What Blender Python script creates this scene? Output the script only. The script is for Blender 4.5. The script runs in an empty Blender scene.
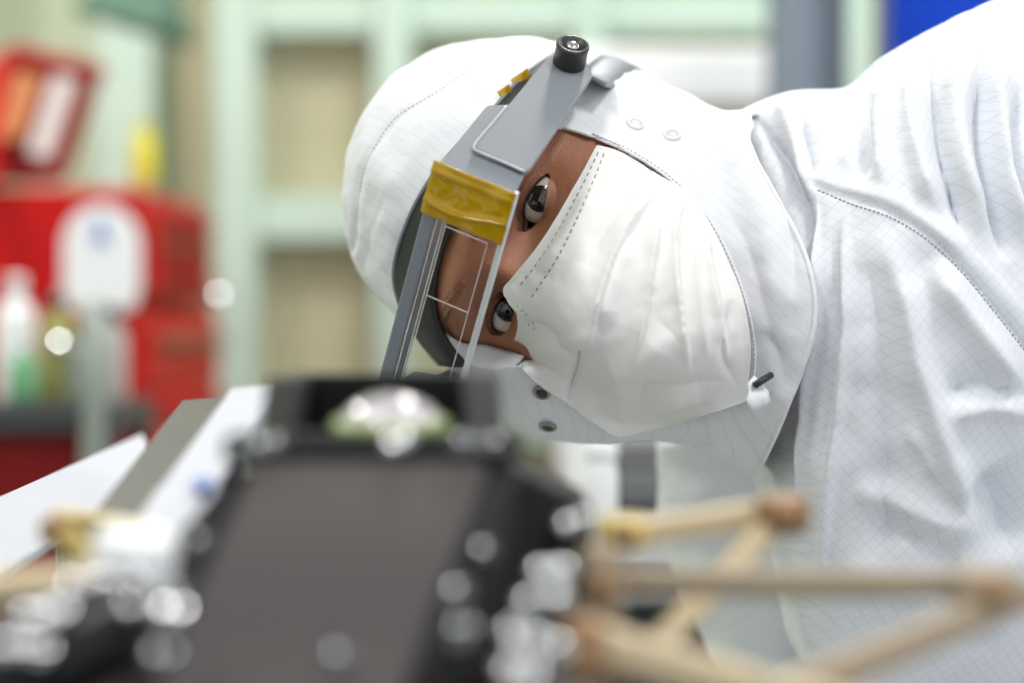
import bpy, bmesh, math, random
import numpy as np
from mathutils import Vector, Matrix, noise
from mathutils.bvhtree import BVHTree

# ------------------------------------------------------------------ camera, world, lights, exposure
SC = bpy.context.scene
COL = SC.collection
CAMZ = 1.30
K = 36.0 / 85.0
cam = bpy.data.cameras.new('camera')
cam.lens = 85; cam.sensor_width = 36
cam.clip_start = 0.02
cam.dof.use_dof = True
cam.dof.focus_distance = 1.165
cam.dof.aperture_fstop = 3.4
cam.dof.aperture_blades = 0
camo = bpy.data.objects.new('camera', cam)
camo.location = (0, 0, CAMZ)
camo.rotation_euler = (math.pi / 2, 0, 0)
COL.objects.link(camo)
SC.camera = camo

w = bpy.data.worlds.new('world'); SC.world = w; w.use_nodes = True
w.node_tree.nodes['Background'].inputs[0].default_value = (0.93, 0.97, 1.0, 1)
w.node_tree.nodes['Background'].inputs[1].default_value = 0.92

SC.view_settings.view_transform = 'Standard'
SC.view_settings.look = 'None'
SC.view_settings.gamma = 1
SC.view_settings.use_curve_mapping = False
SC.view_settings.exposure = 0.04

LAMPS = [(-0.7, 0.20, 17), (0.75, 0.30, 17), (-1.3, 2.5, 27), (0.35, 2.6, 27), (1.9, 2.2, 20)]
for i, (lx, ly, pw) in enumerate(LAMPS):
    l = bpy.data.lights.new('ceiling_lamp_light', 'AREA')
    l.shape = 'RECTANGLE'; l.size = 0.22; l.size_y = 0.60; l.energy = pw
    l.color = (1.0, 0.985, 0.96)
    lo = bpy.data.objects.new('ceiling_lamp_light', l)
    lo.location = (lx, ly, 2.93)
    COL.objects.link(lo)

# ------------------------------------------------------------------ helpers
def at(px, py, d):
    return np.array([(px - 512) / 1024 * K * d, d, CAMZ - (py - 341.5) / 1024 * K * d])

def proj(p):
    p = np.asarray(p, float).reshape(-1, 3)
    s = 1024 / K / p[:, 1]
    return np.stack([512 + p[:, 0] * s, 341.5 - (p[:, 2] - CAMZ) * s], 1)

def lin(c):
    return tuple(((v / 255) / 12.92 if v / 255 <= .04045 else ((v / 255 + .055) / 1.055) ** 2.4) for v in c) + (1,)

MATS = {}
def mat(name, rgb, rough=.5, metal=0., noise_amt=0., noise_scale=20, bump=0., bump_scale=400, **kw):
    m = bpy.data.materials.new(name); m.use_nodes = True
    nt = m.node_tree; b = nt.nodes['Principled BSDF']
    c = lin(rgb)
    b.inputs['Base Color'].default_value = c
    b.inputs['Roughness'].default_value = rough
    b.inputs['Metallic'].default_value = metal
    for k, v in kw.items():
        b.inputs[k.replace('_', ' ')].default_value = v
    tc = nt.nodes.new('ShaderNodeTexCoord')
    if noise_amt:
        n = nt.nodes.new('ShaderNodeTexNoise'); n.inputs['Scale'].default_value = noise_scale
        n.inputs['Detail'].default_value = 4
        r = nt.nodes.new('ShaderNodeMix'); r.data_type = 'RGBA'
        r.inputs[6].default_value = tuple(max(0, v * (1 - noise_amt)) for v in c[:3]) + (1,)
        r.inputs[7].default_value = tuple(min(1, v * (1 + noise_amt)) for v in c[:3]) + (1,)
        nt.links.new(tc.outputs['Object'], n.inputs['Vector'])
        nt.links.new(n.outputs['Fac'], r.inputs[0])
        nt.links.new(r.outputs[2], b.inputs['Base Color'])
    if bump:
        n = nt.nodes.new('ShaderNodeTexNoise'); n.inputs['Scale'].default_value = bump_scale
        bp = nt.nodes.new('ShaderNodeBump'); bp.inputs['Strength'].default_value = bump
        bp.inputs['Distance'].default_value = .001
        nt.links.new(tc.outputs['Object'], n.inputs['Vector'])
        nt.links.new(n.outputs['Fac'], bp.inputs['Height'])
        nt.links.new(bp.outputs['Normal'], b.inputs['Normal'])
    MATS[name] = m
    return m

def grid_cloth(name, rgb, line, period, e1, e2, width=.09, rough=.8, bump=.25, line2=True):
    """woven clean-room cloth with a printed grid of conductive threads"""
    m = mat(name, rgb, rough, bump=bump, bump_scale=260)
    nt = m.node_tree; b = nt.nodes['Principled BSDF']
    b.inputs['Sheen Weight'].default_value = .15
    b.inputs['Subsurface Weight'].default_value = .0
    tc = [n for n in nt.nodes if n.type == 'TEX_COORD'][0]
    facs = []
    for e in ((e1, e2) if line2 else (e1,)):
        d = nt.nodes.new('ShaderNodeVectorMath'); d.operation = 'DOT_PRODUCT'
        d.inputs[1].default_value = e
        nt.links.new(tc.outputs['Object'], d.inputs[0])
        mu = nt.nodes.new('ShaderNodeMath'); mu.operation = 'MULTIPLY'; mu.inputs[1].default_value = 1 / period
        nt.links.new(d.outputs['Value'], mu.inputs[0])
        fr = nt.nodes.new('ShaderNodeMath'); fr.operation = 'FRACT'
        nt.links.new(mu.outputs[0], fr.inputs[0])
        lt = nt.nodes.new('ShaderNodeMath'); lt.operation = 'LESS_THAN'; lt.inputs[1].default_value = width
        nt.links.new(fr.outputs[0], lt.inputs[0])
        facs.append(lt.outputs[0])
    out = facs[0]
    if len(facs) > 1:
        mx = nt.nodes.new('ShaderNodeMath'); mx.operation = 'MAXIMUM'
        nt.links.new(facs[0], mx.inputs[0]); nt.links.new(facs[1], mx.inputs[1]); out = mx.outputs[0]
    mi = nt.nodes.new('ShaderNodeMix'); mi.data_type = 'RGBA'
    mi.inputs[6].default_value = lin(rgb); mi.inputs[7].default_value = lin(line)
    nt.links.new(out, mi.inputs[0]); nt.links.new(mi.outputs[2], b.inputs['Base Color'])
    return m

def glint_axis(c, jit=.0, seed=0):
    """direction half-way between the nearest ceiling lamp and the camera, so a cap set along it mirrors the lamp"""
    c = np.asarray(c, float)
    L = min(((lx, ly) for lx, ly, _ in LAMPS), key=lambda q: (q[0] - c[0]) ** 2 + (q[1] - c[1]) ** 2)
    a = np.array([L[0], L[1], 2.93]) - c; a /= np.linalg.norm(a)
    b = np.array([0, 0, CAMZ]) - c; b /= np.linalg.norm(b)
    h = a + b; h /= np.linalg.norm(h)
    r = random.Random(int(abs(c[0]) * 1e5) + int(abs(c[2]) * 1e5) + seed)
    h = h + np.array([r.uniform(-jit, jit), r.uniform(-jit, jit), r.uniform(-jit, jit)])
    return h / np.linalg.norm(h)
def domed(r, h, k=2.4):
    """profile of a short cylinder with a shallow polished dome"""
    R = r * k; a0 = math.asin(r / R)
    return [(r, 0), (r, h)] + [(R * math.sin(a), h + R * (math.cos(a) - math.cos(a0))) for a in np.linspace(a0 * .96, .02, 9)]

ORG = {}
def tag(o, label=None, cat=None, group=None, kind=None):
    if label: o['label'] = label
    if cat: o['category'] = cat
    if group: o['group'] = group
    if kind: o['kind'] = kind
    return o

def empty(name, loc):
    o = bpy.data.objects.new(name, None); COL.objects.link(o)
    o.location = tuple(loc); o.empty_display_size = .02
    ORG[o.name] = np.array(loc, float)
    return o

class MB:
    def __init__(s): s.v = []; s.f = []; s.n = 0
    def add(s, v, f):
        v = np.asarray(v, float).reshape(-1, 3)
        s.v.append(v); s.f += [tuple(i + s.n for i in q) for q in f]; s.n += len(v); return s
    def verts(s): return np.concatenate(s.v)
    def build(s, name, material, parent=None, smooth=True, solid=0, origin=None, offset=0, bevel=0, angle=None):
        v = s.verts()
        if parent is not None:
            o0 = ORG[parent.name]
        else:
            o0 = np.array(origin, float) if origin is not None else np.array([v[:, 0].mean(), v[:, 1].mean(), v[:, 2].min()])
        me = bpy.data.meshes.new(name)
        me.from_pydata((v - o0).tolist(), [], s.f)
        bm = bmesh.new(); bm.from_mesh(me)
        bmesh.ops.recalc_face_normals(bm, faces=bm.faces)
        bm.to_mesh(me); bm.free()
        me.materials.append(MATS[material] if isinstance(material, str) else material)
        if smooth:
            me.polygons.foreach_set('use_smooth', [True] * len(me.polygons))
            if angle: me.set_sharp_from_angle(angle=math.radians(angle))
        o = bpy.data.objects.new(name, me); COL.objects.link(o)
        if parent is not None: o.parent = parent
        else: o.location = tuple(o0)
        ORG[o.name] = o0
        if bevel:
            md = o.modifiers.new('bevel', 'BEVEL'); md.width = bevel; md.segments = 3; md.limit_method = 'ANGLE'
        if solid:
            md = o.modifiers.new('solid', 'SOLIDIFY'); md.thickness = solid; md.offset = offset
        return o
    # ---- shapes
    def grid(s, G, cu=False, cv=False):
        n, m = G.shape[:2]
        f = []
        for i in range(n if cu else n - 1):
            i2 = (i + 1) % n
            for j in range(m if cv else m - 1):
                j2 = (j + 1) % m
                f.append((i * m + j, i2 * m + j, i2 * m + j2, i * m + j2))
        return s.add(G.reshape(-1, 3), f)
    def box(s, c, ax, ay, az):
        """box by centre and three half-axis vectors"""
        c, ax, ay, az = map(lambda q: np.asarray(q, float), (c, ax, ay, az))
        v = [c + i * ax + j * ay + k * az for i in (-1, 1) for j in (-1, 1) for k in (-1, 1)]
        return s.add(v, [(0, 1, 3, 2), (4, 6, 7, 5), (0, 4, 5, 1), (2, 3, 7, 6), (0, 2, 6, 4), (1, 5, 7, 3)])
    def bar(s, p, q, w, t, up=(0, 0, 1)):
        p, q = np.asarray(p, float), np.asarray(q, float)
        d = q - p; L = np.linalg.norm(d); d /= L
        up = np.asarray(up, float); sd = np.cross(d, up); sd /= np.linalg.norm(sd); u = np.cross(sd, d)
        return s.box((p + q) / 2, d * L / 2, sd * w / 2, u * t / 2)
    def tube(s, pts, r, n=20, caps=True):
        pts = np.asarray(pts, float); m = len(pts)
        r = np.broadcast_to(np.asarray(r, float), (m,))
        tg = np.gradient(pts, axis=0); tg /= np.linalg.norm(tg, axis=1)[:, None] + 1e-12
        ref = np.array([0, 0, 1.]) if abs(tg[0][2]) < .9 else np.array([1., 0, 0])
        G = np.zeros((m, n, 3)); u = np.cross(tg[0], ref); u /= np.linalg.norm(u)
        th = np.linspace(0, 2 * np.pi, n, endpoint=False)
        for i in range(m):
            u = u - tg[i] * u.dot(tg[i]); u /= np.linalg.norm(u); vv = np.cross(tg[i], u)
            G[i] = pts[i] + r[i] * (np.cos(th)[:, None] * u + np.sin(th)[:, None] * vv)
        b0 = s.n
        s.grid(G, cv=True)
        if caps:
            s.f.append(tuple(b0 + k for k in range(n))); s.f.append(tuple(b0 + (m - 1) * n + k for k in range(n)))
        return s
    def lathe(s, c, axis, prof, n=28):
        """prof: list of (radius, height along axis)"""
        axis = np.asarray(axis, float); axis /= np.linalg.norm(axis)
        ref = np.array([0, 0, 1.]) if abs(axis[2]) < .9 else np.array([1., 0, 0])
        u = np.cross(axis, ref); u /= np.linalg.norm(u); v = np.cross(axis, u)
        th = np.linspace(0, 2 * np.pi, n, endpoint=False)
        G = np.array([[np.asarray(c) + axis * h + r * (math.cos(t) * u + math.sin(t) * v) for t in th] for r, h in prof])
        b0 = s.n; s.grid(G, cv=True)
        s.f.append(tuple(b0 + k for k in range(n))); s.f.append(tuple(b0 + (len(prof) - 1) * n + k for k in range(n)))
        return s
    def ball(s, c, r, n=20, m=14):
        th = np.linspace(0, 2 * np.pi, n, endpoint=False)
        prof = [(r * math.sin(a), -r * math.cos(a)) for a in np.linspace(.02, math.pi - .02, m)]
        return s.lathe(c, (0, 0, 1), prof, n)

def unit(v): v = np.asarray(v, float); return v / np.linalg.norm(v)

def interp(x, xs, ys):
    """smooth interpolation (monotone in xs), vector-valued ys"""
    xs = np.asarray(xs, float); ys = np.asarray(ys, float)
    if ys.ndim == 1: return pchip(x, xs, ys)
    return np.stack([pchip(x, xs, ys[:, k]) for k in range(ys.shape[1])], -1)

def pchip(x, xs, ys):
    xs = np.asarray(xs, float); ys = np.asarray(ys, float)
    if xs[0] > xs[-1]: xs, ys = xs[::-1], ys[::-1]
    h = np.diff(xs); dl = np.diff(ys) / h
    d = np.zeros(len(xs))
    for k in range(1, len(xs) - 1):
        if dl[k - 1] * dl[k] > 0:
            w1 = 2 * h[k] + h[k - 1]; w2 = h[k] + 2 * h[k - 1]
            d[k] = (w1 + w2) / (w1 / dl[k - 1] + w2 / dl[k])
    d[0] = dl[0]; d[-1] = dl[-1]
    x = np.asarray(x, float); xc = np.clip(x, xs[0], xs[-1])
    i = np.clip(np.searchsorted(xs, xc) - 1, 0, len(xs) - 2)
    t = (xc - xs[i]) / h[i]
    return ((1 + 2 * t) * (1 - t) ** 2 * ys[i] + t * (1 - t) ** 2 * h[i] * d[i]
            + t * t * (3 - 2 * t) * ys[i + 1] + t * t * (t - 1) * h[i] * d[i + 1])

def polyline(pts, n=80):
    """smooth resampled curve through pts (any dimension)"""
    pts = np.asarray(pts, float)
    if len(pts) == 2:
        return pts[0] + np.linspace(0, 1, n)[:, None] * (pts[1] - pts[0])
    s = np.r_[0, np.cumsum(np.linalg.norm(np.diff(pts, axis=0), axis=1))]
    q = np.linspace(0, s[-1], n)
    P_ = np.vstack([2 * pts[0] - pts[1], pts, 2 * pts[-1] - pts[-2]])
    S_ = np.r_[-(s[1] - s[0]), s, s[-1] + s[-1] - s[-2]]
    out = np.zeros((n, pts.shape[1]))
    for a, t in enumerate(q):
        i = min(max(np.searchsorted(s, t, side='right') - 1, 0), len(pts) - 2)
        p0, p1, p2, p3 = P_[i], P_[i + 1], P_[i + 2], P_[i + 3]
        u = (t - s[i]) / (s[i + 1] - s[i])
        m1 = (p2 - p0) / (S_[i + 2] - S_[i]) * (s[i + 1] - s[i]); m2 = (p3 - p1) / (S_[i + 3] - S_[i + 1]) * (s[i + 1] - s[i])
        out[a] = (2*u**3-3*u**2+1)*p1 + (u**3-2*u**2+u)*m1 + (-2*u**3+3*u**2)*p2 + (u**3-u**2)*m2
    return out

def sdist(q, line):
    """signed distance (px) from points q to polyline, and 0..1 position along it"""
    A, B = line[:-1], line[1:]
    best = np.full(len(q), 1e9); sg = np.zeros(len(q)); tt = np.zeros(len(q))
    n = len(A)
    for i in range(n):
        ab = B[i] - A[i]; L2 = ab.dot(ab) + 1e-12
        t = np.clip(((q - A[i]) @ ab) / L2, 0, 1)
        r = q - (A[i] + t[:, None] * ab)
        d = np.hypot(r[:, 0], r[:, 1])
        m = d < best
        best[m] = d[m]; tt[m] = ((i + t) / n)[m]
        sg[m] = np.sign(ab[0] * r[:, 1] - ab[1] * r[:, 0])[m]
    return best * np.where(sg == 0, 1, sg), tt

def folds(q, FL):
    """sum of fold relief (mm) at projected positions q; FL: (points, width px, amplitude mm, kind)"""
    out = np.zeros(len(q))
    for pts, wd, amp, kind in FL:
        ln = polyline(pts, 24)
        lo, hi = ln.min(0) - wd * 10, ln.max(0) + wd * 10
        m = ((q > lo) & (q < hi)).all(1)
        if not m.any(): continue
        s, t = sdist(q[m], ln)
        tap = np.clip(np.sin(np.pi * np.clip(t, 0, 1)) * 1.6, 0, 1)
        if kind == 'ridge': p = np.exp(-(s / wd) ** 2) * tap
        elif kind == 'crease': p = -np.exp(-np.abs(s) / wd) * tap
        elif kind == 'step': p = np.where(s > 0, np.exp(-s / (wd * 2.2)), np.exp(s / 1.6) ) * tap
        elif kind == 'seam': p = -np.exp(-(s / wd) ** 2)
        out[m] += amp * p
    return out

def normals(G, cv=False):
    du = np.gradient(G, axis=0)
    if cv:
        dv = (np.roll(G, -1, 1) - np.roll(G, 1, 1)) / 2
    else:
        dv = np.gradient(G, axis=1)
    n = np.cross(du, dv); n /= np.linalg.norm(n, axis=2)[..., None] + 1e-12
    return n

def fbm(P_, scale, oct=3, seed=0.):
    o = np.zeros(len(P_))
    for i, p in enumerate(P_):
        o[i] = noise.fractal(Vector((p[0] * scale + seed, p[1] * scale, p[2] * scale)), 1.0, 2.0, oct)
    return o

# ------------------------------------------------------------------ materials
D = 1 / math.sqrt(2)
grid_cloth('suit_cloth', (230, 232, 238), (220, 223, 231), .0048, (D, .25, D), (D, .25, -D), .12)
grid_cloth('hood_cloth', (228, 229, 233), (221, 222, 228), .0046, (.75, .3, .62), (D, .2, -D), .13, line2=False)
mat('mask_paper', (238, 236, 234), .75, bump=.10, bump_scale=900)
mat('stitch', (150, 152, 156), .8)
mat('stitch_pale', (216, 217, 222), .8)
mat('stitch_white', (228, 228, 230), .8)
mat('skin', (162, 106, 78), .45, noise_amt=.14, noise_scale=70, bump=.3, bump_scale=700, Subsurface_Weight=.06, Subsurface_Scale=.006)
MATS['skin'].node_tree.nodes['Principled BSDF'].inputs['Subsurface Radius'].default_value = (1, .35, .2)
mat('sclera', (196, 182, 174), .12, Coat_Weight=.6)
mat('iris', (38, 24, 18), .12, Coat_Weight=.8, noise_amt=.4, noise_scale=500)
mat('pupil', (4, 4, 4), .08, Coat_Weight=1.)
mat('hair', (38, 26, 20), .6)
mat('brow_hair', (70, 46, 34), .6)
mat('visor_grey', (120, 125, 132), .48, noise_amt=.03, noise_scale=60)
mat('visor_edge', (170, 174, 180), .35)
mat('band_black', (34, 38, 38), .55, noise_amt=.25, noise_scale=90)
mat('knob_black', (38, 38, 40), .42)
mat('tape', (206, 164, 0), .10, noise_amt=.1, noise_scale=50, Transmission_Weight=.3, IOR=1.25, Coat_Weight=.7, bump=.15, bump_scale=30)
mat('acrylic', (250, 252, 252), .02, Transmission_Weight=1.0, IOR=1.12)
mat('acrylic_line', (235, 225, 215), .3, Alpha=.55)
mat('acrylic_rim', (226, 230, 232), .2, Transmission_Weight=.35, IOR=1.3)
mat('snap_metal', (150, 148, 140), .35, .8)
mat('snap_white', (215, 216, 220), .4)

mat('inst_black', (11, 11, 12), .5, Specular_IOR_Level=.2, noise_amt=.2, noise_scale=30)
mat('inst_grey', (72, 68, 68), .6, Specular_IOR_Level=.25, noise_amt=.05, noise_scale=14, bump=.1)
mat('inst_cheek', (58, 56, 58), .55, Specular_IOR_Level=.3, noise_amt=.1)
mat('lens', (186, 178, 184), .22, .0, Coat_Weight=1.)  # opaque pinkish white stands for the ceiling reflected in the glass
mat('lens_edge', (150, 172, 96), .3, Coat_Weight=.5)
mat('chrome', (202, 203, 205), .06, 1.0)
mat('steel', (112, 113, 115), .14, 1.0, noise_amt=.08)
mat('dark_steel', (46, 46, 48), .3, .8)
mat('tan_strut', (200, 181, 147), .5, noise_amt=.10, noise_scale=30)
mat('taupe_strut', (158, 141, 118), .5, noise_amt=.08, noise_scale=30)
mat('copper_fit', (146, 112, 78), .4, .35, noise_amt=.25, noise_scale=60)
mat('brass', (208, 184, 104), .5, .0, noise_amt=.12, noise_scale=40)
mat('white_sheet', (194, 195, 204), .7, noise_amt=.03)
mat('dark_panel', (84, 80, 75), .5, noise_amt=.1)
mat('bench_top', (120, 122, 126), .4, noise_amt=.1)
mat('bench_dark', (52, 53, 56), .5, noise_amt=.1)
mat('blue_print', (120, 140, 200), .5)

mat('frame_green', (197, 219, 204), .45, noise_amt=.02)
mat('pane_olive', (190, 184, 152), .5, noise_amt=.07, noise_scale=2.2)
mat('wall_pale', (214, 222, 196), .7, noise_amt=.02, noise_scale=2)
mat('floor_vinyl', (176, 178, 174), .35, noise_amt=.05, noise_scale=5)
mat('ceiling_white', (236, 237, 235), .8, noise_amt=.01)
mat('red_paint', (186, 12, 12), .5, noise_amt=.06, noise_scale=4, Specular_IOR_Level=.2)
mat('red_drawer', (206, 40, 26), .5, noise_amt=.08, noise_scale=6, Specular_IOR_Level=.25)
mat('red_dark', (126, 10, 10), .5, Specular_IOR_Level=.2)
mat('orange_print', (176, 96, 22), .5, noise_amt=.15, noise_scale=12)  # orange lowered in colour for the shade inside the lid
mat('white_plastic', (240, 241, 243), .4)
mat('strip_shaded', (186, 174, 170), .5)  # white strip, greyed in colour because the lid interior is in shadow
mat('yellow_can', (214, 206, 60), .4)
mat('green_dark', (78, 112, 92), .5)
mat('green_bottle', (110, 172, 126), .3)
mat('olive_bottle', (150, 150, 84), .3)
mat('grey_tube', (140, 148, 140), .4)
mat('column_grey', (128, 140, 156), .45, noise_amt=.05, noise_scale=6)
mat('column_dark', (84, 92, 104), .5)
mat('blue_board', (0, 58, 180), .6, Specular_IOR_Level=.2)
mat('glass_clear', (215, 222, 218), .15, Transmission_Weight=.5)

# ------------------------------------------------------------------ room shell
def boxpx(x0, x1, y0, y1, d, t):
    """a box whose front face spans these picture bounds at depth d; t metres deep"""
    a = at(x0, y1, d); b = at(x1, y0, d)
    return (a[0], b[0], d, d + t, a[2], b[2])

def addbox(mb, B):
    x0, x1, y0, y1, z0, z1 = B
    return mb.box(((x0 + x1) / 2, (y0 + y1) / 2, (z0 + z1) / 2), ((x1 - x0) / 2, 0, 0), (0, (y1 - y0) / 2, 0), (0, 0, (z1 - z0) / 2))

def rbox(B): return addbox(MB(), B)

WY = 3.7
tag(rbox((-2.6, 3.0, -.8, 4.4, -.05, 0)).build('floor', 'floor_vinyl', smooth=False), kind='structure')
tag(rbox((-2.6, 3.0, -.8, 4.4, 3.0, 3.05)).build('ceiling', 'ceiling_white', smooth=False), kind='structure')
tag(rbox((-2.65, -2.6, -.8, 4.4, 0, 3.0)).build('wall_left', 'wall_pale', smooth=False), kind='structure')
wb = rbox((-2.6, 3.0, WY + .12, WY + .17, 0, 3.0)).build('wall_back', 'wall_pale', smooth=False)
tag(wb, kind='structure')
def onwall(name, m, x0, x1, y0, y1, dd, t, bevel=.004):
    return rbox(boxpx(x0, x1, y0, y1, WY + dd, t)).build(name, m, parent=wb, smooth=False, bevel=bevel)
# glazed partition: green posts and rails, olive panes set back between them
for (x0, x1) in ((213, 256), (374, 412), (575, 605), (-60, -20), (845, 872)):
    onwall('post', 'frame_green', x0, x1, -420, 1000, -.03, .10)
for (a, b) in ((256, 374), (412, 575), (605, 845)):
    for (y0, y1) in ((-8, 33), (196, 240), (420, 450), (-420, -380)):
        onwall('rail', 'frame_green', a, b, y0, y1, -.015, .08)
    for (y0, y1) in ((33, 196), (240, 420), (-380, -8), (450, 1000)):
        onwall('pane', 'pane_olive', a + .5, b - .5, y0 + .5, y1 - .5, .05, .02, 0)
onwall('pane', 'pane_olive', 180, 213, -8, 1000, .04, .02, 0)
onwall('post', 'frame_green', 96, 152, -420, 1000, -.02, .06)
onwall('pane', 'pane_olive', 872, 905, -420, 1000, .05, .02, 0)

for i, (lx, ly, pw) in enumerate(LAMPS):
    e = empty('ceiling_light', (lx, ly, 2.945))
    tag(e, 'white rectangular ceiling light fitting overhead', 'ceiling light', 'ceiling light fittings')
    f = MB()
    for sx in (-1, 1): f.box((lx + sx * .18, ly, 2.97), (.015, 0, 0), (0, .455, 0), (0, 0, .028))
    for sy in (-1, 1): f.box((lx, ly + sy * .44, 2.97), (.165, 0, 0), (0, .015, 0), (0, 0, .028))
    f.build('frame', 'white_plastic', e, smooth=False)
    MB().box((lx, ly, 2.985), (.165, 0, 0), (0, .425, 0), (0, 0, .006)).build('backplate', 'white_plastic', e, smooth=False)

# ------------------------------------------------------------------ person: head pose
hx = unit((.25, -.45, .857))
hz = np.array((-.87, .22, .369)); hz = unit(hz - hx * hz.dot(hx))
hy = np.cross(hz, hx)                       # towards the back of the head
HR = np.stack([hx, hy, hz], 1)
HO = at(516, 262, 1.19) + hy * .083
def HL(p): return np.asarray(p, float) @ HR.T + HO
def toL(p): return (np.asarray(p, float) - HO) @ HR
CAMP = np.array([0, 0, CAMZ])
def hit(px, py, n, c):
    """picture point carried onto the plane n.p=c given in head coordinates"""
    dl = (at(px, py, 1.0) - CAMP) @ HR; ol = toL(CAMP); n = np.asarray(n, float)
    return ol + dl * ((c - ol.dot(n)) / dl.dot(n))

person = empty('person', (0.62, 1.75, 0.0))
tag(person, 'person in white hooded clean-room coverall and face mask, head tilted sideways over the instrument', 'person')

# --- face surface: forward distance f(x, z) in head coordinates
ZC = [.122, .115, .105, .09, .07, .05, .03, .02, .0, -.02, -.04, -.06, -.08, -.1, -.112, -.122]
YC = [.004, .020, .038, .057, .077, .0925, .098, .0992, .093, .092, .093, .096, .092, .091, .078, .05]
ZA = [.122, .115, .105, .09, .07, .05, .03, .0, -.03, -.06, -.09, -.11, -.122]
AA = [.004, .018, .029, .040, .052, .061, .070, .069, .066, .059, .050, .040, .028]
YB = [.004, .034, .055, .074, .090, .098, .102, .100, .090, .074, .058, .050, .046]
EX, EF = .031, .0715
def nosez(z): return pchip(z, [-.06, -.054, -.047, -.04, -.028, -.012, .004, .014, .03], [0, .004, .017, .022, .018, .0115, .006, .002, 0])
def feat(x, z):
    ax = np.abs(x)
    d = .0045 * np.exp(-((ax - .024) / .022) ** 2 - ((z - .021) / .009) ** 2)
    d = d - .0125 * np.exp(-((ax - .029) / .017) ** 2 - ((z - .001) / .0115) ** 2)
    d = d + .004 * np.exp(-((ax - .045) / .016) ** 2 - ((z + .026) / .014) ** 2)
    d = d + nosez(z) * np.exp(-(ax / pchip(z, [-.06, -.04, -.01, .02], [.0135, .0125, .0085, .0095])) ** 2)
    d = d + .005 * np.exp(-(x / .02) ** 2 - ((z + .066) / .010) ** 2) - .004 * np.exp(-(x / .02) ** 2 - ((z + .081) / .006) ** 2)
    return d
def lidblend(x, z, f):
    for s in (-1, 1):
        dx, dz = x - s * EX, z
        r2 = dx * dx + dz * dz
        R_ = np.where(dz < 0, .0128, .0132)
        b = np.where(r2 < (R_ * .995) ** 2, EF + np.sqrt(np.maximum(R_ ** 2 - r2, 0)), -1)
        k = .0022
        h = np.clip(.5 + .5 * (f - b) / k, 0, 1)
        f = np.where(b > 0, b * (1 - h) + f * h + k * h * (1 - h), f)
        # upper lid crease
        cz = .0088 - 14 * (dx) ** 2
        f = f - .0016 * np.exp(-((dz - cz) / .0011) ** 2) * np.exp(-(dx / .013) ** 2)
    return f
def face_f(x, z):
    yc = pchip(z, ZC[::-1], YC[::-1]); a = pchip(z, ZA[::-1], AA[::-1])
    base = yc * np.maximum(1 - (np.abs(x) / (a * np.where(x < 0, 1.16, 1.0))) ** 2.35, 1e-4) ** (1 / 2.35)
    return lidblend(x, z, base + feat(x, z))

zs = np.concatenate([np.linspace(.1218, .06, 26), np.linspace(.058, -.058, 118), np.linspace(-.06, -.1215, 26)])
nth = 260
tt = np.linspace(-np.pi, np.pi, nth, endpoint=False)
th = tt - .55 * np.sin(tt) * 1.0                # denser towards the face (theta = 0)
G = np.zeros((len(zs), nth, 3))
a = pchip(zs, ZA[::-1], AA[::-1])[:, None]; yb = pchip(zs, ZA[::-1], YB[::-1])[:, None]; yc = pchip(zs, ZC[::-1], YC[::-1])[:, None]
sx, cx = np.sin(th)[None], np.cos(th)[None]
p_ = 2.35
X = a * np.sign(sx) * np.abs(sx) ** (2 / p_) * np.where(sx < 0, 1.16, 1.0)
F = np.where(cx > 0, yc * np.abs(cx) ** (2 / p_), -yb * np.abs(cx) ** (2 / 2.1))
Z = zs[:, None] + 0 * X
wgt = np.clip(cx * 3, 0, 1)
base0 = F.copy()
F = F + feat(X, Z) * wgt
F = np.where(cx > .2, lidblend(X, Z, F), F)
G[..., 0] = X; G[..., 1] = -F; G[..., 2] = Z
body = MB()
V = HL(G.reshape(-1, 3)); fl = []
ex2 = [((X - s * EX) ** 2 + Z ** 2 < .0178 ** 2) & (cx > .2) for s in (-1, 1)]
hole = (ex2[0] | ex2[1])
n_, m_ = hole.shape
for i in range(n_ - 1):
    for j in range(m_):
        j2 = (j + 1) % m_
        if hole[i, j] and hole[i + 1, j] and hole[i, j2] and hole[i + 1, j2]: continue
        fl.append((i * m_ + j, (i + 1) * m_ + j, (i + 1) * m_ + j2, i * m_ + j2))
fl.append(tuple(range(m_))); fl.append(tuple((n_ - 1) * m_ + k for k in range(m_)))
body.add(V, fl)
# eye surrounds: polar rings from the lid edge outwards, same surface function
def ap(phi):
    """almond lid edge: offsets (x, z) from the eye centre"""
    c, s = np.cos(phi), np.sin(phi)
    h = np.where(s > 0, .0038, .0062)
    return .0146 * c, h * s * np.abs(s) ** .55
for s in (-1, 1):
    ph = np.linspace(0, 2 * np.pi, 96, endpoint=False)
    bx_, bz_ = ap(ph)
    rings = []
    for dep, sc in ((.006, .93), (.003, .94), (.0008, .955), (.0002, .975)):   # lid edge turning inwards
        rings.append(np.stack([s * EX + bx_ * sc, -(face_f(s * EX + bx_, bz_) - dep), bz_ * sc], 1))
    for k in np.linspace(0, 1, 26) ** 1.3:
        x = s * EX + bx_ + (.0205 * np.cos(ph) - bx_) * k; z = bz_ + (.0205 * np.sin(ph) - bz_) * k
        rings.append(np.stack([x, -face_f(x, z), z], 1))
    R_ = np.array(rings)
    body.grid(HL(R_.reshape(-1, 3)).reshape(R_.shape), cv=True)
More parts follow.
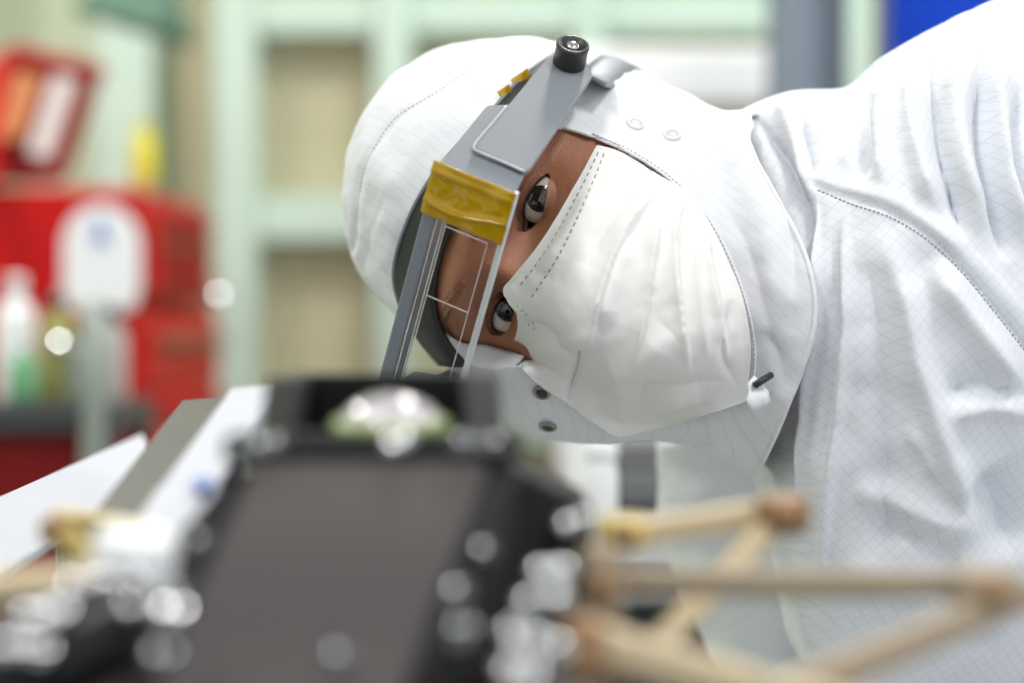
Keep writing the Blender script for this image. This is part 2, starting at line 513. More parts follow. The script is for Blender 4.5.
# neck into the collar
nk = [HL((0, .012, -.10)), HL((0, .02, -.13)), HL((-.01, .03, -.17)), HL((-.01, .04, -.21))]
body.tube(nk, [.055, .056, .06, .07], 40)
bo = body.build('body', 'skin', person)
for s in (-1, 1):
    ec = np.array([s * EX, -EF, 0]); cw = HL(ec)
    eb = MB().ball(cw, .0122, 32, 24).build('eyeball', 'sclera', person)
    gz = unit(CAMP + np.array([.0, 0, -.02]) - cw)
    if s > 0: gz = unit(gz + .05 * hx)
    def cap(r, ang, n=32):
        pr = [(r * math.sin(t), r * math.cos(t)) for t in np.linspace(.03, ang, 10)]
        return MB().lathe(cw, gz, pr, n)
    cap(.01245, .56).build('iris', 'iris', eb)
    cap(.01258, .22).build('pupil', 'pupil', eb)
    # lashes and brow
    la = MB()
    for k, phv in enumerate(np.linspace(.5, math.pi - .5, 34)):
        ox, oz = ap(np.array(phv)); x = s * EX + float(ox); z = float(oz)
        y = float(face_f(np.array(x), np.array(z)))
        dirv = np.array([math.cos(phv) * .5, -1.0, .75]) * .0020
        q = np.array([x, -y - .0002, z])
        mid = q + dirv * .5 + np.array([0, 0, -.0009]); e_ = q + dirv + np.array([0, 0, .0009])
        la.tube(HL(np.array([q, mid, e_])), [.00024, .0002, .0001], 4)
    rim = []
    for phv in np.linspace(.25, math.pi - .25, 40):
        ox, oz = ap(np.array(phv)); x = s * EX + float(ox) * .985; z = float(oz) * .985
        rim.append([x, -float(face_f(np.array(x), np.array(z))) + .0004, z])
    la.tube(HL(np.array(rim)), .0006, 6)
    la.build('eyelashes', 'hair', person)
    br = MB(); rnd = random.Random(5 + s)
    for k in range(40):
        t = rnd.random(); x = s * (.010 + .046 * t); z = .0175 + .006 * math.sin(t * 2.4) + rnd.uniform(-.0035, .0035) * (1 - .5 * t)
        y = float(face_f(np.array(x), np.array(z)))
        q = np.array([x, -y, z]); e_ = q + np.array([s * .006, .001 * t - .0012, .002 - .003 * t])
        br.tube(HL(np.array([q, (q + e_) / 2 + (0, -.0008, 0), e_])), [.00013, .00012, .00008], 4)
    br.build('eyebrow', 'brow_hair', person)

# --- hood
HZ = [.123, .120, .115, .105, .086, .062, .03, 0, -.03, -.06, -.09, -.115, -.135, -.150]
HA = [.004, .017, .031, .045, .057, .067, .0725, .0725, .0715, .071, .072, .075, .078, .079]      # person's left
HC = [.004, .022, .041, .058, .072, .082, .092, .103, .110, .103, .092, .088, .088, .089]        # person's right
HF = [.004, .020, .037, .056, .074, .088, .098, .097, .092, .086, .082, .080, .081, .083]
HB = [.004, .026, .050, .074, .094, .107, .112, .110, .100, .090, .086, .086, .086, .086]
nz, nt_ = 210, 300
zz = np.concatenate([.123 - .02 * np.linspace(0, 1, 30) ** 1.6, np.linspace(.102, -.150, nz - 30)])
th = np.linspace(-np.pi, np.pi, nt_, endpoint=False)
a = pchip(zz, HZ[::-1], HA[::-1])[:, None]; fr = pchip(zz, HZ[::-1], HF[::-1])[:, None]; bk = pchip(zz, HZ[::-1], HB[::-1])[:, None]
sx, cx = np.sin(th)[None], np.cos(th)[None]
a2 = pchip(zz, HZ[::-1], HC[::-1])[:, None]
pr_ = np.where(sx < 0, 2.15 + .75 * np.exp(-((zz[:, None] + .03) / .06) ** 2), 2.15)
X = np.where(sx > 0, a, a2) * np.sign(sx) * np.abs(sx) ** (2 / pr_)
Y = np.where(cx > 0, -fr * np.abs(cx) ** (2 / pr_), bk * np.abs(cx) ** (2 / 2.1))
Zh = zz[:, None] + 0 * X
low = zz[:, None] < -.03
sk = .62 * np.maximum(sx, 0) ** 3.2 + .10 * np.maximum(-sx, 0) ** 2 + .45 * np.maximum(-cx, 0)
Zh = np.where(low, -.03 + (zz[:, None] + .03) * (1 - np.minimum(sk, .75)), Zh)
G = np.stack([X, Y, Zh], -1)
G = HL(G.reshape(-1, 3)).reshape(G.shape)
N = normals(G, cv=True)
if ((G - HO) * N).sum() < 0: N = -N
q = proj(G)
facing = ((G.reshape(-1, 3) - CAMP) * N.reshape(-1, 3)).sum(1) < .05
HFOLD = [
    ([(352, 250), (357, 213), (366, 166), (394, 120), (434, 94), (470, 70)], 3.0, 2.0, 'seam'),
    ([(372, 262), (385, 215), (412, 160), (450, 118)], 12, 1.6, 'ridge'),
    ([(362, 280), (370, 235), (392, 190)], 7, 1.5, 'crease'),
    ([(400, 150), (440, 110), (500, 70)], 14, 1.5, 'ridge'),
    ([(380, 275), (392, 240), (400, 205)], 8, 1.4, 'ridge'),
    ([(600, 85), (640, 105), (700, 150)], 16, 1.5, 'ridge'),
    ([(690, 110), (730, 150), (765, 230), (778, 320)], 16, 2.5, 'ridge'),
    ([(735, 120), (768, 165), (790, 230), (796, 300)], 7, 3.0, 'crease'),
    ([(710, 190), (745, 240), (768, 320), (772, 370)], 10, 1.5, 'crease'),
    ([(760, 330), (775, 350), (785, 395)], 8, 3, 'crease'),
    ([(505, 420), (550, 425), (600, 440)], 8, 1.5, 'ridge'),
]
dd = folds(q, HFOLD) * .001 * facing
dd += fbm(G.reshape(-1, 3), 22, 3) * .0022 + fbm(G.reshape(-1, 3), 60, 2, 9.) * .0007
# gathers behind the crown seam
V = G.reshape(-1, 3) + N.reshape(-1, 3) * dd[:, None]
q = proj(V)
OPEN = polyline([(418, 250), (450, 180), (505, 130), (556, 128), (592, 137), (630, 155), (668, 181), (712, 236), (737, 292), (746, 345), (743, 392), (700, 402),
                 (640, 402), (590, 385), (545, 366), (514, 366), (488, 368), (462, 358), (432, 320), (418, 250)], 160)
def inside(q, poly):
    x, y = q[:, 0], q[:, 1]; r = np.zeros(len(q), bool)
    for i in range(len(poly) - 1):
        (x1, y1), (x2, y2) = poly[i], poly[i + 1]
        c = ((y1 > y) != (y2 > y))
        r ^= c & (x < (x2 - x1) * (y - y1) / (y2 - y1 + 1e-12) + x1)
    return r
front = (Y < .02 + 0 * X).reshape(-1) & (((V - CAMP) * N.reshape(-1, 3)).sum(1) < .25)
hole = (inside(q, OPEN) & front).reshape(len(zz), nt_)
fl = []; n_, m_ = hole.shape
keepv = np.zeros(n_ * m_, int)
for i in range(n_ - 1):
    for j in range(m_):
        j2 = (j + 1) % m_
        c4 = (i * m_ + j, (i + 1) * m_ + j, (i + 1) * m_ + j2, i * m_ + j2)
        if sum(hole.reshape(-1)[list(c4)]) >= 3: continue
        fl.append(c4)
# snap the rim onto the opening curve
bnd = set(); hf = hole.reshape(-1)
for i in range(1, n_ - 1):
    for j in range(m_):
        k = i * m_ + j
        nb = [(i - 1) * m_ + j, (i + 1) * m_ + j, i * m_ + (j + 1) % m_, i * m_ + (j - 1) % m_,
              (i - 1) * m_ + (j + 1) % m_, (i + 1) * m_ + (j + 1) % m_, (i - 1) * m_ + (j - 1) % m_, (i + 1) * m_ + (j - 1) % m_]
        if hf[k] != 0 and any(hf[x] == 0 for x in nb): bnd.add(k)
for k in bnd:
    dq = np.hypot(*(OPEN - q[k]).T); b = OPEN[dq.argmin()]
    if dq.min() < 9: V[k] = at(b[0], b[1], V[k][1])
fullf = [(i * m_ + j, (i + 1) * m_ + j, (i + 1) * m_ + (j + 1) % m_, i * m_ + (j + 1) % m_) for i in range(n_ - 1) for j in range(m_)]
fbvh = BVHTree.FromPolygons([Vector(p) for p in V], fullf)
hd = MB().add(V, fl)
fl.append(tuple(range(m_)))
rimv = V.reshape(n_, m_, 3)[-1]
hood = hd.build('hood', 'hood_cloth', person, solid=.0012)
hbvh = BVHTree.FromPolygons([Vector(p) for p in V], fl[:-1])
bbvh = BVHTree.FromPolygons([Vector(p) for p in body.verts()], body.f)
def drape(px, py, bvh, off=0.0, dmin=.9, dmax=1.5):
    """point of the surface seen at this picture position (or the nearest one beside the ray)"""
    dr = Vector(unit(at(px, py, 1.0) - CAMP))
    h = bvh.ray_cast(Vector(CAMP), dr, 3.0)
    if h[0] is not None:
        return np.array(h[0]) - np.array(dr) * off
    best = None
    for d in np.linspace(dmin, dmax, 40):
        p = Vector(at(px, py, d)); r = bvh.find_nearest(p)
        if best is None or r[3] < best[0]: best = (r[3], d)
    return at(px, py, best[1] - off)

def stitches(name, line, bvh, parent, material='stitch', step=5.0, dash=3.2, r=.00035, off=.0006):
    ln = np.asarray(line, float); s = np.r_[0, np.cumsum(np.hypot(*np.diff(ln, axis=0).T))]
    mb = MB(); t = 0
    while t + dash < s[-1]:
        pts = []
        for u in (t, t + dash / 2, t + dash):
            x = np.interp(u, s, ln[:, 0]); y = np.interp(u, s, ln[:, 1])
            pts.append(drape(x, y, bvh, off))
        mb.tube(pts, r, 5); t += step
    o = mb.build(name, material, parent); o['kind'] = 'stuff'
    return o

lo_ = polyline([(513, 367), (488, 368), (462, 358), (440, 332), (428, 305)], 40)
ring_ = []
for x, y in lo_:
    h0 = drape(x, y + 1.5, fbvh, .0002)
    n0 = np.array(bbvh.find_nearest(Vector(h0))[0]); n0 = n0 + unit(h0 - n0) * .001
    ring_.append([h0 * (1 - t) + n0 * t for t in np.linspace(0, 1, 6)])
MB().grid(np.array(ring_)).build('lining', 'hood_cloth', hood, solid=.001)
MB().tube(np.vstack([rimv, rimv[:2]]), .0014, 8, caps=False).build('rim_hem', 'hood_cloth', hood)
# stitched seam over the crown, rim hem along the cheek, press studs
stitches('stitching', polyline([(352, 250), (357, 213), (366, 166), (394, 120), (434, 94), (470, 70)], 60), hbvh, hood, step=4.5, dash=2.6)
hem = polyline([(590, 139), (630, 157), (668, 183), (700, 218), (724, 262), (741, 310), (748, 350), (746, 388)], 70)
tg = np.gradient(hem, axis=0); nn = np.stack([-tg[:, 1], tg[:, 0]], 1); nn /= np.linalg.norm(nn, axis=1)[:, None]
if nn[20][0] < 0: nn = -nn
hm = np.array([[drape(*(hem[i] + nn[i] * wv), hbvh, ov) for wv, ov in ((0.5, -.0005), (1.0, .0012), (2.5, .0016), (5, .0015), (7.5, .0013), (8.5, .0004))] for i in range(len(hem))])
MB().grid(hm).build('hem', 'hood_cloth', hood)
stitches('stitching', hem + nn * 6.5, hbvh, hood, step=4.6, dash=2.4, off=.0020, material='stitch_pale', r=.0003)
for (sx_, sy_, m_s, m_i) in ((635, 125, 'snap_white', 'snap_white'), (672, 136, 'snap_white', 'snap_white'), (542, 392, 'snap_metal', 'bench_dark'), (548, 426, 'snap_metal', 'bench_dark')):
    c = drape(sx_, sy_, hbvh, .0004); e1 = drape(sx_ + 6, sy_, hbvh, .0004) - c; e2 = drape(sx_, sy_ + 6, hbvh, .0004) - c
    nrm = unit(np.cross(e1, e2)); nrm = nrm if nrm.dot(CAMP - c) > 0 else -nrm
    st = MB().lathe(c, nrm, [(.0046, 0), (.0046, .0010), (.0040, .0016), (.0033, .0016), (.0030, .0008), (.0005, .0007)], 28).build('press_stud', m_s, hood)
    MB().lathe(c, nrm, [(.0030, .0007), (.0028, .0012), (.0004, .0013)], 20).build('stud_centre', m_i, st)

# --- face mask: form below it, then a draped patch with pleats
MZ = [.03, .01, 0, -.01, -.025, -.04, -.06, -.08, -.1, -.115, -.125, -.135]
MF = [.100, .100, .101, .106, .114, .120, .118, .114, .110, .104, .092, .070]
MA = [.080, .079, .079, .0785, .078, .077, .076, .073, .069, .064, .056, .042]
zz = np.linspace(.03, -.135, 70); th = np.linspace(-np.pi, np.pi, 121)
a = pchip(zz, MZ[::-1], MA[::-1])[:, None]; fr = pchip(zz, MZ[::-1], MF[::-1])[:, None]
pe = pchip(zz, [-.135, -.06, 0, .03], [2.0, 1.75, 1.55, 2.0])[:, None]
sx, cx = np.sin(th)[None], np.cos(th)[None]
X = a * np.sign(sx) * np.abs(sx) ** (2 / pe); Y = np.where(cx > 0, -fr * np.abs(cx) ** (2 / pe), .07 * np.abs(cx))
Gm = np.stack([X, Y, zz[:, None] + 0 * X], -1)
tmp = MB().grid(HL(Gm.reshape(-1, 3)).reshape(Gm.shape))
mbvh = BVHTree.FromPolygons([Vector(p) for p in tmp.verts()], tmp.f)
nu, nv = 150, 170
eAB = polyline([(597, 146), (577, 183), (542, 241), (512, 278), (505, 287), (508, 299), (519, 311), (520, 327), (513, 347), (516, 362)], nv)
eBC = polyline([(516, 362), (533, 380), (564, 401), (590, 420), (617, 437), (645, 431), (680, 423), (720, 409), (744, 400)], nu)
eDC = polyline([(668, 182), (693, 201), (715, 235), (732, 270), (742, 295), (749, 328), (750, 358), (745, 400)], nv)
eAD = polyline([(597, 146), (620, 152), (645, 166), (668, 182)], nu)
u = np.linspace(0, 1, nu)[:, None, None]; v = np.linspace(0, 1, nv)[None, :, None]
Q = (1 - u) * eAB[None] + u * eDC[None] + (1 - v) * eAD[:, None] + v * eBC[:, None] - \
    ((1 - u) * (1 - v) * eAB[0] + u * (1 - v) * eDC[0] + (1 - u) * v * eAB[-1] + u * v * eDC[-1])
Dp = np.array([[drape(Q[i, j, 0], Q[i, j, 1], mbvh)[1] for j in range(nv)] for i in range(nu)])
for _ in range(60):
    P2 = np.pad(Dp, 1, mode='edge'); Dp = .5 * Dp + .125 * (P2[:-2, 1:-1] + P2[2:, 1:-1] + P2[1:-1, :-2] + P2[1:-1, 2:])
Gk = np.array([[at(Q[i, j, 0], Q[i, j, 1], Dp[i, j]) for j in range(nv)] for i in range(nu)])
for i in range(nu):
    for j in range(nv):
        if Q[i, j, 1] > 335 and Q[i, j, 0] < 742:
            h = hbvh.ray_cast(Vector(CAMP), Vector(unit(Gk[i, j] - CAMP)), 3.0)
            if h[0] is not None and h[0].y < Gk[i, j, 1] + .004:
                Gk[i, j] = at(Q[i, j, 0], Q[i, j, 1], h[0].y - .004)
for _ in range(25):
    Dq = Gk[..., 1].copy(); P2 = np.pad(Dq, 1, mode='edge'); Dq = .5 * Dq + .125 * (P2[:-2, 1:-1] + P2[2:, 1:-1] + P2[1:-1, :-2] + P2[1:-1, 2:])
    Gk = CAMP + (Gk - CAMP) * (np.minimum(Dq, Gk[..., 1] + .0004) / Gk[..., 1])[..., None]
Nk = normals(Gk)
if ((CAMP - Gk) * Nk).sum() < 0: Nk = -Nk
MFOLD = [
    ([(662, 192), (640, 215), (620, 246), (603, 290), (590, 345)], 7, 2.2, 'step'),
    ([(688, 196), (676, 226), (676, 270), (683, 315), (690, 372)], 6, 2.4, 'step'),
    ([(704, 222), (710, 265), (722, 325), (728, 365)], 5, 1.8, 'step'),
    ([(662, 205), (654, 255), (643, 318), (634, 362)], 6, 1.8, 'step'),
    ([(692, 230), (700, 290), (708, 360)], 5, 1.3, 'step'),
    ([(632, 240), (612, 290), (602, 330)], 9, 1.5, 'ridge'),
    ([(670, 330), (640, 365), (600, 380)], 16, 2.0, 'ridge'),
    ([(580, 345), (574, 375), (566, 402)], 6, 2.5, 'crease'),
    ([(600, 400), (640, 405), (700, 392)], 10, 2.0, 'ridge'),
    ([(620, 378), (665, 385), (730, 380)], 9, 1.6, 'crease'),
    ([(528, 318), (548, 330), (575, 360)], 7, 2.0, 'crease'),
    ([(600, 190), (575, 230), (545, 275)], 10, 1.4, 'ridge'),
    ([(640, 190), (610, 225), (585, 270)], 8, 1.6, 'crease'),
    ([(730, 300), (722, 350), (735, 385)], 6, 1.6, 'crease'),
    ([(600, 330), (560, 345), (530, 350)], 8, 1.2, 'ridge'),
    ([(640, 415), (660, 410), (720, 402)], 4, 1.2, 'crease'),
]
dd = folds(Q.reshape(-1, 2), MFOLD) * .0021 + fbm(Gk.reshape(-1, 3), 30, 3, 3.) * .0008 + fbm(Gk.reshape(-1, 3), 90, 2, 5.) * .0005
Gk = Gk + Nk * (dd.reshape(nu, nv)[..., None] + .0015)
mk = MB().grid(Gk)
mask = mk.build('face_mask', 'mask_paper', person, solid=.0012)
kbvh = BVHTree.FromPolygons([Vector(p) for p in mk.verts()], mk.f)
for k in (7, 17):     # double row of stitching along the nose edge
    ln = Q[k, 4:112]
    stitches('stitching', ln, kbvh, mask, step=6.2 if k == 8 else 7.5, dash=3.6, off=.0009, r=.00036)
for k in (7, 11):
    stitches('stitching', Q[k, 122:164], kbvh, mask, step=5.5, dash=3.0, off=.0009, r=.0003)
# hem band along the nose edge and tie tab at the chin
tb = np.array([[at(x, y, 1.128 + .006 * u_) for u_, (x, y) in zip(np.linspace(0, 1, 6), polyline(r_, 6))] for r_ in
               ([(748, 384), (754, 376)], [(749, 391), (763, 384)], [(746, 399), (768, 392)], [(749, 407), (770, 401)], [(754, 413), (764, 408)])])
tb[..., 1] += np.array([0, .003, -.001, .001, .004])[:, None]
MB().grid(tb).build('tie_tab', 'hood_cloth', hood, solid=.001)
MB().tube([at(754, 386, 1.131), at(763, 380, 1.131), at(771, 375, 1.136)], .0017, 8).build('tie_loop', 'knob_black', hood)

# --- coverall: trunk lofted between the two silhouettes, with folds
ST = [  # top (px, depth), bottom (px, depth), thickness towards the chest
    (0.0, (715, 135, 1.25), (745, 440, 1.33), .050),
    (0.6, (745, 116, 1.24), (764, 500, 1.34), .068),
    (1.2, (790, 104, 1.23), (779, 550, 1.35), .095),
    (2.0, (838, 108, 1.22), (800, 612, 1.36), .125),
    (3.0, (884, 74, 1.21), (845, 672, 1.37), .135),
    (4.0, (945, 38, 1.21), (900, 725, 1.38), .145),
    (5.0, (1008, 12, 1.22), (965, 770, 1.40), .15),
    (6.5, (1110, -30, 1.26), (1070, 830, 1.44), .155),
    (8.5, (1240, 0, 1.35), (1200, 900, 1.52), .16),
    (11, (1420, 120, 1.47), (1360, 960, 1.62), .165),
    (14, (1600, 330, 1.58), (1480, 1060, 1.70), .165),
]
tS = [s[0] for s in ST]
TT = np.array([at(*s[1]) for s in ST]); BB = np.array([at(*s[2]) for s in ST]); BD = np.array([s[3] for s in ST])
ts = np.concatenate([np.linspace(0, 6.2, 290), np.linspace(6.3, 14, 60)])
T_, B_, D_ = interp(ts, tS, TT), interp(ts, tS, BB), interp(ts, tS, BD)
nph = 420
ph = np.linspace(0, 2 * np.pi, nph, endpoint=False); ph = ph - .35 * np.sin(2 * ph) * 0
C_ = (T_ + B_) / 2; A_ = (T_ - B_) / 2
fw = np.array([-.12, -1., -.05]); Bv = np.array([unit(fw - a_ * fw.dot(a_) / a_.dot(a_)) for a_ in A_]) * D_[:, None]
ce, se = np.cos(ph), np.sin(ph)
pe = 2.25
Gt = C_[:, None] + A_[:, None] * (np.sign(ce) * np.abs(ce) ** (2 / pe))[None, :, None] + Bv[:, None] * (np.sign(se) * np.abs(se) ** (2 / pe))[None, :, None]
Nt = normals(Gt, cv=True)
if ((Gt - C_[:, None]) * Nt).sum() < 0: Nt = -Nt
q = proj(Gt)
fac = np.clip(-((Gt - CAMP) * Nt).sum(2).reshape(-1) / .2, 0, 1)
TFOLD = [
    ([(814, 184), (852, 198), (890, 211), (925, 232), (960, 263), (1000, 310), (1030, 350), (1060, 400)], 3, 3.0, 'seam'),
    ([(814, 176), (852, 190), (894, 202), (965, 252), (1010, 300), (1060, 380)], 9, 2.5, 'ridge'),
    ([(928, 60), (929, 100), (936, 150), (955, 205), (968, 240)], 6, 11, 'crease'),
    ([(912, 60), (914, 110), (924, 165), (940, 215)], 11, 7, 'ridge'),
    ([(984, 40), (978, 80), (980, 150), (994, 203), (1010, 260)], 7, 15, 'crease'),
    ([(962, 50), (958, 100), (964, 160), (985, 230)], 12, 8, 'ridge'),
    ([(1006, 40), (1000, 100), (1006, 170), (1030, 250)], 10, 9, 'ridge'),
    ([(1020, 80), (1018, 150), (1040, 240)], 7, 11, 'crease'),
    ([(801, 105), (806, 140), (812, 176)], 5, 9, 'crease'),
    ([(776, 96), (790, 125), (800, 160), (806, 200)], 9, 7, 'ridge'),
    ([(748, 108), (764, 128), (783, 160), (799, 205), (804, 260)], 7, 12, 'crease'),
    ([(856, 95), (848, 130), (845, 170)], 9, 3, 'ridge'),
    ([(868, 90), (862, 130), (860, 180)], 7, 7, 'crease'),
    ([(890, 80), (880, 130), (884, 190)], 9, 6, 'ridge'),
    ([(845, 210), (848, 307), (842, 367), (832, 468), (826, 540), (822, 600)], 6, 5, 'ridge'),
    ([(815, 190), (821, 307), (806, 401), (802, 468), (800, 560)], 5, 4.5, 'step'),
    ([(832, 230), (834, 320), (823, 420), (815, 500)], 7, 3, 'crease'),
    ([(880, 230), (906, 300), (916, 350), (946, 451), (966, 505), (975, 560)], 15, 9, 'ridge'),
    ([(865, 260), (880, 350), (885, 450), (880, 560)], 24, 9, 'crease'),
    ([(930, 260), (960, 307), (990, 350), (1022, 400)], 14, 11, 'ridge'),
    ([(945, 395), (980, 385), (1030, 394)], 9, 8, 'crease'),
    ([(945, 418), (985, 405), (1040, 416)], 11, 7, 'ridge'),
    ([(850, 490), (900, 505), (970, 532)], 12, 8, 'ridge'),
    ([(860, 520), (910, 540), (960, 560)], 11, 7, 'crease'),
    ([(985, 470), (1010, 510), (1020, 560)], 26, 18, 'crease'),
    ([(905, 430), (925, 455), (935, 480)], 8, 4, 'ridge'),
    ([(840, 560), (900, 590), (980, 600)], 16, 4, 'ridge'),
    ([(860, 620), (930, 640), (1000, 640)], 14, 4, 'crease'),
    ([(775, 480), (790, 540), (810, 600)], 8, 4, 'ridge'),
    ([(780, 400), (790, 470), (796, 540)], 9, 4, 'crease'),
]
dd = folds(q, TFOLD) * .001 * fac
Pt = Gt.reshape(-1, 3)
vis = np.zeros(len(Pt)); sel = fac > 0
vis[sel] = fbm(Pt[sel], 14, 3, 2.) * .0045 + fbm(Pt[sel], 45, 2, 7.) * .0012
V = Pt + Nt.reshape(-1, 3) * (dd + vis)[:, None]
cv = MB().grid(V.reshape(Gt.shape), cv=True)
tbvh = BVHTree.FromPolygons([Vector(p) for p in V], cv.f)
# arms and legs, running out of the picture
def limb(pts, rad, n=90, nseg=56, amp=.004, seed=1.):
    c = polyline(pts, n); r = np.interp(np.linspace(0, 1, n), np.linspace(0, 1, len(rad)), rad)
    m = MB().tube(c, r, nseg); Vv = m.verts()
    ctr = np.repeat(c, nseg, 0); dv = Vv - ctr; dv /= np.linalg.norm(dv, axis=1)[:, None]
    st = np.repeat(np.linspace(0, 1, n), nseg)
    an = np.tile(np.linspace(0, 2 * np.pi, nseg, endpoint=False), n)
    w_ = fbm(Vv, 16, 3, seed) * amp * 1.6 + amp * .7 * np.sin(st * 60 + 2.5 * np.sin(an + seed)) * np.clip(.4 + .6 * np.sin(an * 2 + seed), 0, 1)
    cv.add(Vv + dv * w_[:, None], m.f)
limb([at(735, 430, 1.43), at(752, 520, 1.43), at(795, 610, 1.42), at(842, 700, 1.40), at(840, 800, 1.32), at(800, 886, 1.2)], [.050, .058, .060, .058, .05, .042])
limb([at(1000, 170, 1.27), at(1160, 260, 1.25), at(1300, 480, 1.22), at(1300, 760, 1.18), at(1150, 914, 1.12)], [.06, .105, .09, .075, .05], amp=.005, seed=4.)
hipL = at(1560, 640, 1.62); hipR = at(1470, 820, 1.72)
limb([hipL, (.74, 1.62, .62), (.80, 1.70, .32), (.82, 1.74, .06)], [.13, .10, .085, .08], amp=.004)
limb([hipR, (.50, 1.78, .55), (.44, 1.86, .30), (.42, 1.88, .06)], [.13, .10, .085, .08], amp=.004, seed=3.)
suit = cv.build('coverall', 'suit_cloth', person)
for (x, y) in ((.82, 1.74), (.42, 1.88)):
    bt = MB()
    pr = [np.array([x, y + .10 - .26 * t, .045 + .03 * (1 - t)]) for t in np.linspace(0, 1, 12)]
    bt.tube(pr, [.02, .045, .055, .056, .054, .05, .048, .048, .048, .045, .036, .015], 24)
    vv = bt.verts(); vv[:, 2] = np.maximum(vv[:, 2], .001); bt.v = [vv]
    bt.build('overshoe', 'white_plastic', person)
for c, d_ in ((at(800, 886, 1.2), unit((-.2, -.95, -.02))), (at(1150, 914, 1.12), unit((-.6, -.5, -.05)))):
    gl = MB(); sd = unit(np.cross(d_, (0, 0, 1))); up = np.cross(sd, d_)
    pal = [c - d_ * .02, c + d_ * .02, c + d_ * .055, c + d_ * .09]
    m = MB().tube(pal, [.030, .033, .040, .036], 24); vv = m.verts(); vv = vv - np.outer((vv - c) @ up, up) * .45
    gl.add(vv, m.f)
    for k in range(4):
        b0 = c + d_ * .08 + sd * (-.027 + .018 * k); L = [.062, .074, .070, .054][k]
        gl.tube([b0, b0 + d_ * L * .5 - up * .004, b0 + d_ * L * .85 - up * .016, b0 + d_ * L - up * .024], [.0095, .009, .0085, .005], 12)
    b0 = c + d_ * .02 - sd * .028
    gl.tube([b0, b0 - sd * .02 + d_ * .03, b0 - sd * .024 + d_ * .055 - up * .008], [.012, .0105, .006], 12)
    gl.build('glove', 'white_plastic', person)
stitches('stitching', polyline([(818, 190), (852, 204), (890, 217), (925, 238), (958, 268), (998, 316), (1026, 352)], 60), tbvh, suit, step=4.5, dash=2.6, off=.0008)

# ------------------------------------------------------------------ magnifying visor worn over the hood
visor = empty('magnifier_visor', HL((0, -.10, .02)))
tag(visor, 'grey headband magnifier visor with clear lens plate and yellow tape, worn over the white hood', 'visor')
SN, SCc = np.array([1, -.216, 0]), .0964
def side(px, py, off=0.0):
    return hit(px, py, SN, SCc + off)
def prism(mb, poly, nrm, t):
    """local-space polygon extruded along nrm by t, into world"""
    a = np.asarray(poly, float); b = a + np.asarray(nrm) * t; n = len(a)
    return mb.add(HL(np.vstack([a, b])), [tuple(range(n)), tuple(range(2 * n - 1, n - 1, -1))] + [(k, (k + 1) % n, n + (k + 1) % n, n + k) for k in range(n)])
def rounded(poly, r=3.0, k=4):
    poly = np.asarray(poly, float); out = []
    for i in range(len(poly)):
        p, a, b = poly[i], poly[i - 1], poly[(i + 1) % len(poly)]
        u, v = unit(a - p), unit(b - p); rr = min(r, .45 * np.linalg.norm(a - p), .45 * np.linalg.norm(b - p))
        for t in np.linspace(0, 1, k):
            out.append((1 - t) ** 2 * (p + u * rr) + 2 * t * (1 - t) * p + t * t * (p + v * rr))
    return np.array(out)
un = unit(SN)
for mirror in (1, -1):
    fl_ = [side(*q) for q in rounded([(556, 56), (512, 104), (487, 105), (440, 163), (513, 197), (527, 168), (590, 80), (575, 56)], 4)]
    ar_ = [side(*q, .0022) for q in rounded([(550, 54), (507, 106), (473, 147), (528, 172), (594, 74), (580, 50)], 5)]
    M_ = np.array([mirror, 1, 1])
    pn = MB(); prism(pn, np.array(fl_) * M_, -un * M_, .0030)
    sp = pn.build('side_panel', 'visor_grey', visor, bevel=.0006, angle=30)
    am = MB(); prism(am, np.array(ar_) * M_, -un * M_, .0024)
    am.build('side_arm', 'visor_grey', visor, bevel=.0009, angle=30)
    # light raised rib along the arm edge
    rb_ = MB().tube(HL(np.array([side(*q, .0020) for q in polyline([(506, 107), (490, 126), (475, 144), (474, 149), (481, 153), (505, 163), (525, 172)], 40)]) * M_), .0008, 8)
    rb_.build('rib', 'visor_edge', visor)
    kc = side(569, 63, .003) * M_
    kb = MB().lathe(HL(kc), HR @ (un * M_), [(.0065, -.002), (.0082, 0), (.0080, .0085), (.0084, .0100), (.0080, .0112), (.0066, .0114), (.0060, .0095), (.0030, .0092), (.0028, .0106), (.0006, .0108)], 32).build('knob', 'knob_black', visor)
    MB().lathe(HL(kc + un * M_ * .0095), HR @ (un * M_), [(.0036, 0), (.0034, .0012), (.0022, .0018), (.0005, .0019)], 24).build('screw', 'chrome', kb)
    # rear strap from the knob round the back of the head
    yy_ = np.concatenate([np.linspace(-.034, .09, 26), np.linspace(.094, .1165, 14)])
    hwx = .0700 if mirror > 0 else .096
    st = np.array([((.0025 + hwx * max(1 - (max(y_, 0) / .1145) ** 2.1, 0) ** (1 / 2.1)) + (.012 if mirror > 0 else -.004) * max(0, -y_ / .034) ** 1.0, y_, .004 + .10 * (y_ + .034)) for y_ in yy_]) * M_
    sb = []
    for i in range(len(st)):
        o_ = np.array([st[i][0], st[i][1] - .01, 0]); o_ = o_ / np.linalg.norm(o_)
        hh = .0095
        sb.append([st[i] + np.array([0, 0, -hh]), st[i] + o_ * .001 + np.array([0, 0, -hh * .5]), st[i] + o_ * .0015, st[i] + o_ * .001 + np.array([0, 0, hh * .5]), st[i] + np.array([0, 0, hh])])
    sb = np.array(sb)
    MB().grid(HL(sb.reshape(-1, 3)).reshape(sb.shape)).build('rear_strap', 'visor_grey', visor, solid=.0022, offset=0)
